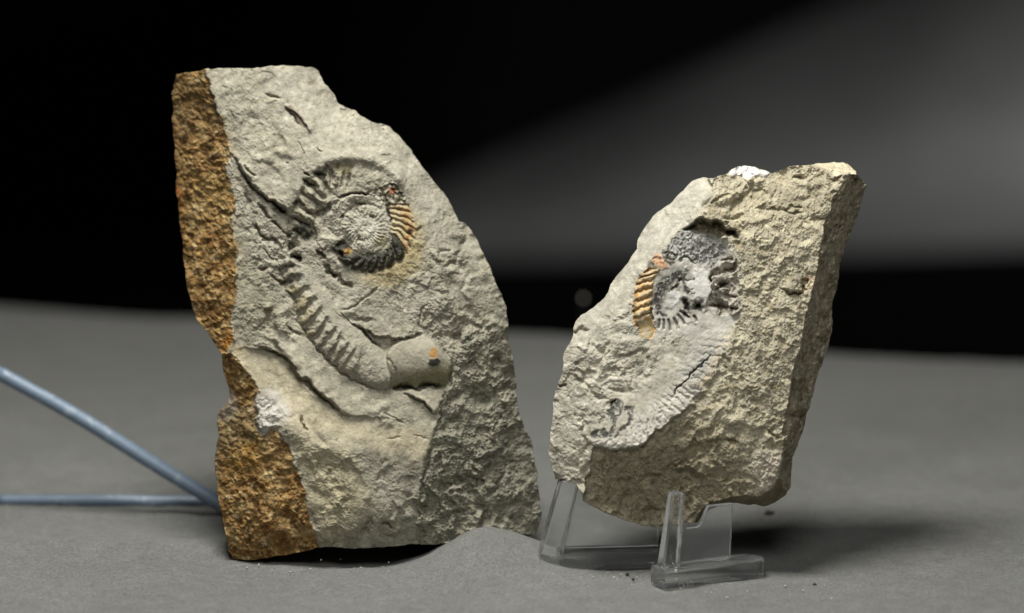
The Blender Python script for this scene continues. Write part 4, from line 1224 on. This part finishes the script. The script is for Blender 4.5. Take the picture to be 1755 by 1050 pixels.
    out_right = [(1475, 311.4), (1484, 318.6), (1481, 330), (1477, 341), (1472, 365), (1460.5, 396), (1448.5, 423), (1441, 451), (1438, 479), (1427, 517), (1427, 557), (1427, 570), (1415, 605), (1402.5, 638), (1393, 680), (1383, 719), (1373, 748), (1360, 780), (1355.5, 806),
                 (1354, 835), (1347, 848)]
    out_bottom = [(952, 821), (965, 822.6), (986, 827.4), (997.7, 847), (998, 858), (1014, 866), (1037, 877), (1071, 890), (1103, 901), (1126, 904), (1150, 899), (1167, 895), (1190, 895.5), (1196.5, 895), (1204.5, 882), (1215, 871.6), (1231, 865), (1253.5, 862.5), (1275, 863.5),
                  (1292, 865), (1308.6, 868), (1320, 866), (1331, 861), (1347, 848)]
    out_left = [(1186, 310), (1170, 328), (1150, 347.5), (1124, 367), (1105, 389.6), (1093.6, 409), (1089, 428), (1072.5, 454), (1053, 480), (1043, 500), (1027, 518), (1014, 530), (998, 539), (988, 550), (983, 562), (977, 585), (965, 610.6), (960.5, 640), (951, 669),
                (947.5, 701), (944, 740), (939.4, 772), (943, 790), (947.5, 805), (952, 821)]
    D0 = 7.74
    dfn = lambda x, y: D0 + 0.15 * (895 - y) / PPU - 0.04 * (x - 1160) / PPU
    root = empty('fossil_rock', tuple(unproject(1160, 900, 7.85)))
    tag(root, 'smaller yellowish rock leaning on the clear plastic stand, with an ochre ribbed ammonite', 'fossil rock', 'ammonite fossils in rock')
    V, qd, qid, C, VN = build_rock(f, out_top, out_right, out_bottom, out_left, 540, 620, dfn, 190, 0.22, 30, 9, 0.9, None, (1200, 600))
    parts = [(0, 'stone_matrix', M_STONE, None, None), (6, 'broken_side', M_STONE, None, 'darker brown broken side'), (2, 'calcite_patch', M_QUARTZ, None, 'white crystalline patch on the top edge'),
             (3, 'ammonite', M_FOSSIL, None, 'coiled ammonite with ochre ribs and grey crystals'), (5, 'dark_film', M_BLACK, 3, 'thin flakes of dark shell film')]
    for i, m in rib_ids:
        parts.append((i, 'rib', m, 3, None))
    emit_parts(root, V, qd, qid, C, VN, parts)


tall_rock()
small_rock()


# ================================================================== cloth, backdrop
def vnoise(x, y, seed, scale, octv=4):
    rng = np.random.default_rng(seed)
    out = np.zeros_like(x)
    a = 1.0
    for o in range(octv):
        g = rng.normal(0, 1, (256, 256))
        u, v = (x * scale * 2 ** o) % 255, (y * scale * 2 ** o) % 255
        i, j = np.floor(u).astype(int) % 255, np.floor(v).astype(int) % 255
        fx, fy = u - np.floor(u), v - np.floor(v)
        fx, fy = fx * fx * (3 - 2 * fx), fy * fy * (3 - 2 * fy)
        out += a * (g[j, i] * (1 - fx) * (1 - fy) + g[j, i + 1] * fx * (1 - fy) + g[j + 1, i] * (1 - fx) * fy + g[j + 1, i + 1] * fx * fy)
        a *= 0.5
    return out


def smooth01(a):
    a = np.clip(a, 0, 1)
    return a * a * (3 - 2 * a)


def cloth():
    xs = np.concatenate([np.linspace(-4.2, -1.3, 40), np.linspace(-1.28, 1.4, 420), np.linspace(1.42, 4.2, 40)])
    ys = np.concatenate([np.linspace(-3.0, -0.7, 60), np.linspace(-0.69, 0.9, 300), np.linspace(0.92, 5.2, 130)])
    x, y = np.meshgrid(xs, ys)
    z = 0.012 * vnoise(x + 50, y + 50, 3, 0.9, 3) - 0.004
    calm = np.exp(-((x - 0.0) / 1.5) ** 2 - (y / 0.9) ** 2)
    z = z * (1 - 0.75 * calm) + 0.0035 * vnoise(x + 20, y + 70, 8, 2.6, 2) + 0.0014 * vnoise(x + 50, y + 50, 4, 18, 3)
    # the fold pushed up in front of the two rocks
    c = on_ground(826, 955)
    dx, dy = x - c.x, y - c.y
    ax = np.where(dx < 0, 0.115, 0.16)
    z += 0.082 * np.exp(-np.abs(dx / ax) ** 2.0) * np.exp(-(dy / np.where(dy < 0, 0.26, 0.07)) ** 2)
    z += 0.018 * np.exp(-((x + 0.9) / 0.5) ** 2 - ((y - 0.05) / 0.07) ** 2)
    z -= 0.02 * np.exp(-((x + 0.33) / 0.22) ** 2 - ((y - 0.02) / 0.10) ** 2)
    # far edge of the table, oblique, the cloth rolling over it
    e = y - (3.12 - 0.27 * x)
    r = np.clip(e, 0, None)
    z -= 0.5 * r ** 2 + 0.10 * np.clip(e + 0.9, 0, None) ** 3
    z = np.maximum(z, -3.0)
    V = np.stack([x, y, z], -1).reshape(-1, 3)
    i = np.arange(x.size).reshape(x.shape)
    q = np.stack([i[:-1, :-1], i[:-1, 1:], i[1:, 1:], i[1:, :-1]], -1).reshape(-1, 4)
    o = mesh_np('ground_cloth', V, q, M_CLOTH)
    o['kind'] = 'structure'
    return lambda px, py: 0


cloth()


def backdrop():
    xs, zs = np.linspace(-22, 22, 60), np.linspace(-14, 18, 50)
    x, z = np.meshgrid(xs, zs)
    y = 24 + 0.10 * np.sin(x * 1.7 + 0.4 * z) + 0.05 * np.sin(x * 4.1)
    V = np.stack([x, y, z], -1).reshape(-1, 3)
    i = np.arange(x.size).reshape(x.shape)
    q = np.stack([i[:-1, :-1], i[:-1, 1:], i[1:, 1:], i[1:, :-1]], -1).reshape(-1, 4)
    o = mesh_np('backdrop', V, q, M_BLACKWALL)
    o['kind'] = 'structure'


backdrop()


def drape():
    """a slanting soft fold of grey fabric far behind, its crest turned to the lamp"""
    D = 25.0
    a0, a1 = unproject(560, 400, D), unproject(1950, -185, D)      # crest line
    b0, b1 = unproject(560, 455, D), unproject(1950, 425, D)     # lower hem
    n, m = 90, 60
    u = np.linspace(0, 1, n)[None, :]
    v = np.linspace(0, 1, m)[:, None]
    top = a0[None, None] * (1 - u[..., None]) + a1[None, None] * u[..., None]
    bot = b0[None, None] * (1 - u[..., None]) + b1[None, None] * u[..., None]
    P = top * (1 - v[..., None]) + bot * v[..., None]
    L = np.linalg.norm(top - bot, axis=-1)
    # rounded section: rises from the back, rolls over the crest and tucks under
    th = (v * 1.0) * np.pi
    bulge = np.sin(th) ** 0.9 * L * 0.36
    P[..., 1] -= bulge + 0.02 * np.sin(u * 17 + v * 3)
    P[..., 1] += (1 - v) ** 2 * L * 0.5
    idx = np.arange(n * m).reshape(m, n)
    q = np.stack([idx[:-1, :-1], idx[1:, :-1], idx[1:, 1:], idx[:-1, 1:]], -1).reshape(-1, 4)
    o = mesh_np('grey_drape', P.reshape(-1, 3), q, M_DRAPE)
    s = o.modifiers.new('cloth_thickness', 'SOLIDIFY')
    s.thickness = 0.03
    tag(o, 'blurred slanting fold of grey fabric in the dark behind the rocks', 'drape')


drape()


# ================================================================== acrylic stand
def prism(bm, prof, y0, y1):
    """profile in (x, z) extruded from y0 to y1"""
    a = [bm.verts.new((x, y0, z)) for x, z in prof]
    b = [bm.verts.new((x, y1, z)) for x, z in prof]
    bm.faces.new(a)
    bm.faces.new(b[::-1])
    for i in range(len(a)):
        j = (i + 1) % len(a)
        bm.faces.new((a[i], b[i], b[j], a[j]))


def stand():
    root = empty('acrylic_stand', tuple(on_ground(1120, 985)))
    tag(root, 'clear acrylic display stand holding up the smaller rock', 'display stand')
    base = root.location

    def place(o, org, yaw):
        o.location = Vector(org) - base
        o.rotation_euler = (0, 0, yaw)

    # near bracket
    org = on_ground(1132, 1003)
    yaw = math.radians(24)
    k = 1 / 770.0
    bm = bmesh.new()
    prism(bm, [(-0.006, 0.042), (0.034, 0.042), (0.046, 0.199), (0.042, 0.205), (0.024, 0.205), (0.019, 0.199)], -0.026, 0.008)
    o = bm_obj('lip', bm, M_ACRYLIC, root, False, 0.004)
    place(o, org, yaw)
    bm = bmesh.new()
    prism(bm, [(0.037, 0.042), (0.166, 0.042), (0.170, 0.165), (0.112, 0.165), (0.104, 0.148), (0.098, 0.128), (0.088, 0.120), (0.060, 0.121), (0.046, 0.132)], -0.006, 0.008)
    o = bm_obj('web', bm, M_WEB, root, False, 0.002)
    place(o, org, yaw)
    bm = bmesh.new()
    W_ = 0.052
    pts = [(-0.010, -0.040)] + [(0.19, -0.040)] + [(0.205 + 0.042 * math.sin(t), 0.002 - 0.042 * math.cos(t)) for t in np.linspace(0.1, math.pi - 0.1, 10)] + [(0.19, 0.044), (-0.010, 0.030)]
    a = [bm.verts.new((x, y, 0.0)) for x, y in pts]
    b = [bm.verts.new((x, y, 0.040)) for x, y in pts]
    bm.faces.new(a[::-1])
    bm.faces.new(b)
    for i in range(len(a)):
        j = (i + 1) % len(a)
        bm.faces.new((a[i], a[j], b[j], b[i]))
    o = bm_obj('foot', bm, M_ACRYLIC, root, False, 0.004)
    place(o, org, yaw)

    # far bracket
    org = on_ground(938, 972)
    yaw = math.radians(6)
    bm = bmesh.new()
    prism(bm, [(-0.030, 0.0), (0.022, 0.0), (0.058, 0.160), (0.066, 0.198), (0.034, 0.204), (0.024, 0.196)], -0.040, 0.010)
    o = bm_obj('lip', bm, M_ACRYLIC, root, False, 0.004)
    place(o, org, yaw)
    bm = bmesh.new()
    prism(bm, [(0.024, 0.040), (0.245, 0.040), (0.245, 0.090), (0.215, 0.100), (0.160, 0.122), (0.110, 0.140), (0.080, 0.150), (0.074, 0.196), (0.067, 0.197), (0.059, 0.158)], -0.004, 0.010)
    o = bm_obj('web', bm, M_WEB, root, False, 0.002)
    place(o, org, yaw)
    bm = bmesh.new()
    prism(bm, [(0.023, 0.0), (0.27, 0.0), (0.27, 0.038), (0.023, 0.038)], -0.042, 0.046)
    o = bm_obj('foot', bm, M_ACRYLIC, root, False, 0.004)
    place(o, org, yaw)


stand()


# ================================================================== wire stand behind the tall rock
def tube(name, pts, r, mat, parent, seg=20):
    P = catmull(pts, max(len(pts) * 14, 30))
    n = len(P)
    tan = np.gradient(P, axis=0)
    tan /= np.linalg.norm(tan, axis=1, keepdims=True)
    ref = np.array([0, 1.0, 0.12])
    a = np.cross(tan, ref)
    a /= np.linalg.norm(a, axis=1, keepdims=True)
    b = np.cross(tan, a)
    th = np.arange(seg) / seg * 2 * np.pi
    V = P[:, None, :] + r * (np.cos(th)[None, :, None] * a[:, None, :] + np.sin(th)[None, :, None] * b[:, None, :])
    idx = np.arange(n * seg).reshape(n, seg)
    nx = np.roll(idx, -1, 1)
    q = np.stack([idx[:-1], idx[1:], nx[1:], nx[:-1]], -1).reshape(-1, 4)
    V = np.vstack([V.reshape(-1, 3), P[:1], P[-1:]])
    t1 = np.stack([idx[0], nx[0], np.full(seg, n * seg)], -1)
    t2 = np.stack([nx[-1], idx[-1], np.full(seg, n * seg + 1)], -1)
    off = np.array(parent.location)
    return mesh_np(name, V - off, q, mat, parent, True, tris=np.vstack([t1, t2]))


def wire_stand():
    root = empty('wire_stand', tuple(on_ground(330, 880)))
    tag(root, 'blue grey coated wire stand reaching out from behind the tall rock', 'wire stand')
    dA = ground_depth(878) - 0.03
    dB = dA + 0.10
    U = lambda x, y, d: unproject(x, y, d)
    tube('rod', [U(460, 921, dA), U(376, 864, dA), U(320, 829, dA), U(266, 796, dA), U(130, 712, dA), U(0, 640, dA)], 0.0165, M_WIRE, root)
    tube('rod', [U(520, 853, dB), U(440, 857, dB), U(350, 858.5, dB), U(266, 858.5, dB), U(120, 857, dB), U(0, 857, dB)], 0.0135, M_WIRE, root)
    tube('bend', [U(0, 640, dA), U(-60, 612, dA), U(-120, 620, dA + .02), U(-160, 680, dA + .05), U(-160, 770, dA + .08), U(-110, 840, dB), U(0, 857, dB)], 0.0150, M_WIRE, root)


wire_stand()


# ================================================================== crumbs on the cloth
def grit(px, py, r, label, seed, mat=M_GRIT):
    bm = bmesh.new()
    bmesh.ops.create_icosphere(bm, subdivisions=2, radius=r)
    rr = random.Random(seed)
    for v in bm.verts:
        v.co *= 0.75 + 0.5 * rr.random()
        v.co.z *= 0.75
    o = bm_obj('grit_grain', bm, mat, None, True)
    p = on_ground(px, py)
    o.location = (p.x, p.y, r * 0.5)
    tag(o, label, 'grit', 'dark crumbs on the cloth')


grit(1075, 985, 0.0042, 'dark crumb on the cloth between the two feet of the clear stand, upper of two', 1)
grit(1085, 994, 0.0038, 'dark crumb on the cloth between the two feet of the clear stand, lower of two', 2)
grit(1318, 884, 0.011, 'blurred dark speck on the cloth behind the clear stand, right of the rock', 3)
grit(1396, 1003, 0.0042, 'dark crumb lying in front of the shadow right of the clear stand', 4)


def stone_dust():
    """pale grains shed by the stones on the cloth round their feet"""
    rng = np.random.default_rng(77)
    bm = bmesh.new()
    for i in range(60):
        c = rng.choice(3, p=[0.45, 0.35, 0.2])
        px, py = ((rng.normal(1080, 70), rng.normal(990, 10)), (rng.uniform(400, 700), rng.normal(972, 7)), (rng.uniform(1150, 1440), rng.normal(1012, 14)))[c]
        p = on_ground(px, min(py, 1045), 0.002)
        r = 0.0012 + 0.0016 * rng.random() ** 2
        g = bmesh.ops.create_icosphere(bm, subdivisions=1, radius=r)
        for v in g['verts']:
            v.co = v.co * (0.7 + 0.6 * rng.random()) + Vector((p.x, p.y, 0.002 + r * 0.4))
    o = bm_obj('stone_dust', bm, M_DUST)
    tag(o, 'pale grains of stone dust scattered on the grey cloth around the stand', 'dust', kind='stuff')


stone_dust()


def far_pin():
    """pale-headed pin at the far edge of the cloth, seen as a faint blurred dot"""
    d = 10.55
    top = Vector(unproject(1000, 511, d))
    root = empty('pin', (top.x, top.y, 0.0))
    tag(root, 'tiny pale pin head, a faint blurred dot in the dark between the two rocks', 'pin')
    bm = bmesh.new()
    bmesh.ops.create_uvsphere(bm, u_segments=16, v_segments=10, radius=0.0062)
    o = bm_obj('pin_head', bm, M_DUST, root, True)
    o.location = (0, 0, top.z)
    bm = bmesh.new()
    bmesh.ops.create_cone(bm, cap_ends=True, segments=10, radius1=0.0008, radius2=0.0008, depth=top.z + 0.25)
    o = bm_obj('shaft', bm, M_GRIT, root, True)
    o.location = (0, 0, (top.z - 0.25) / 2 - 0.004)


far_pin()
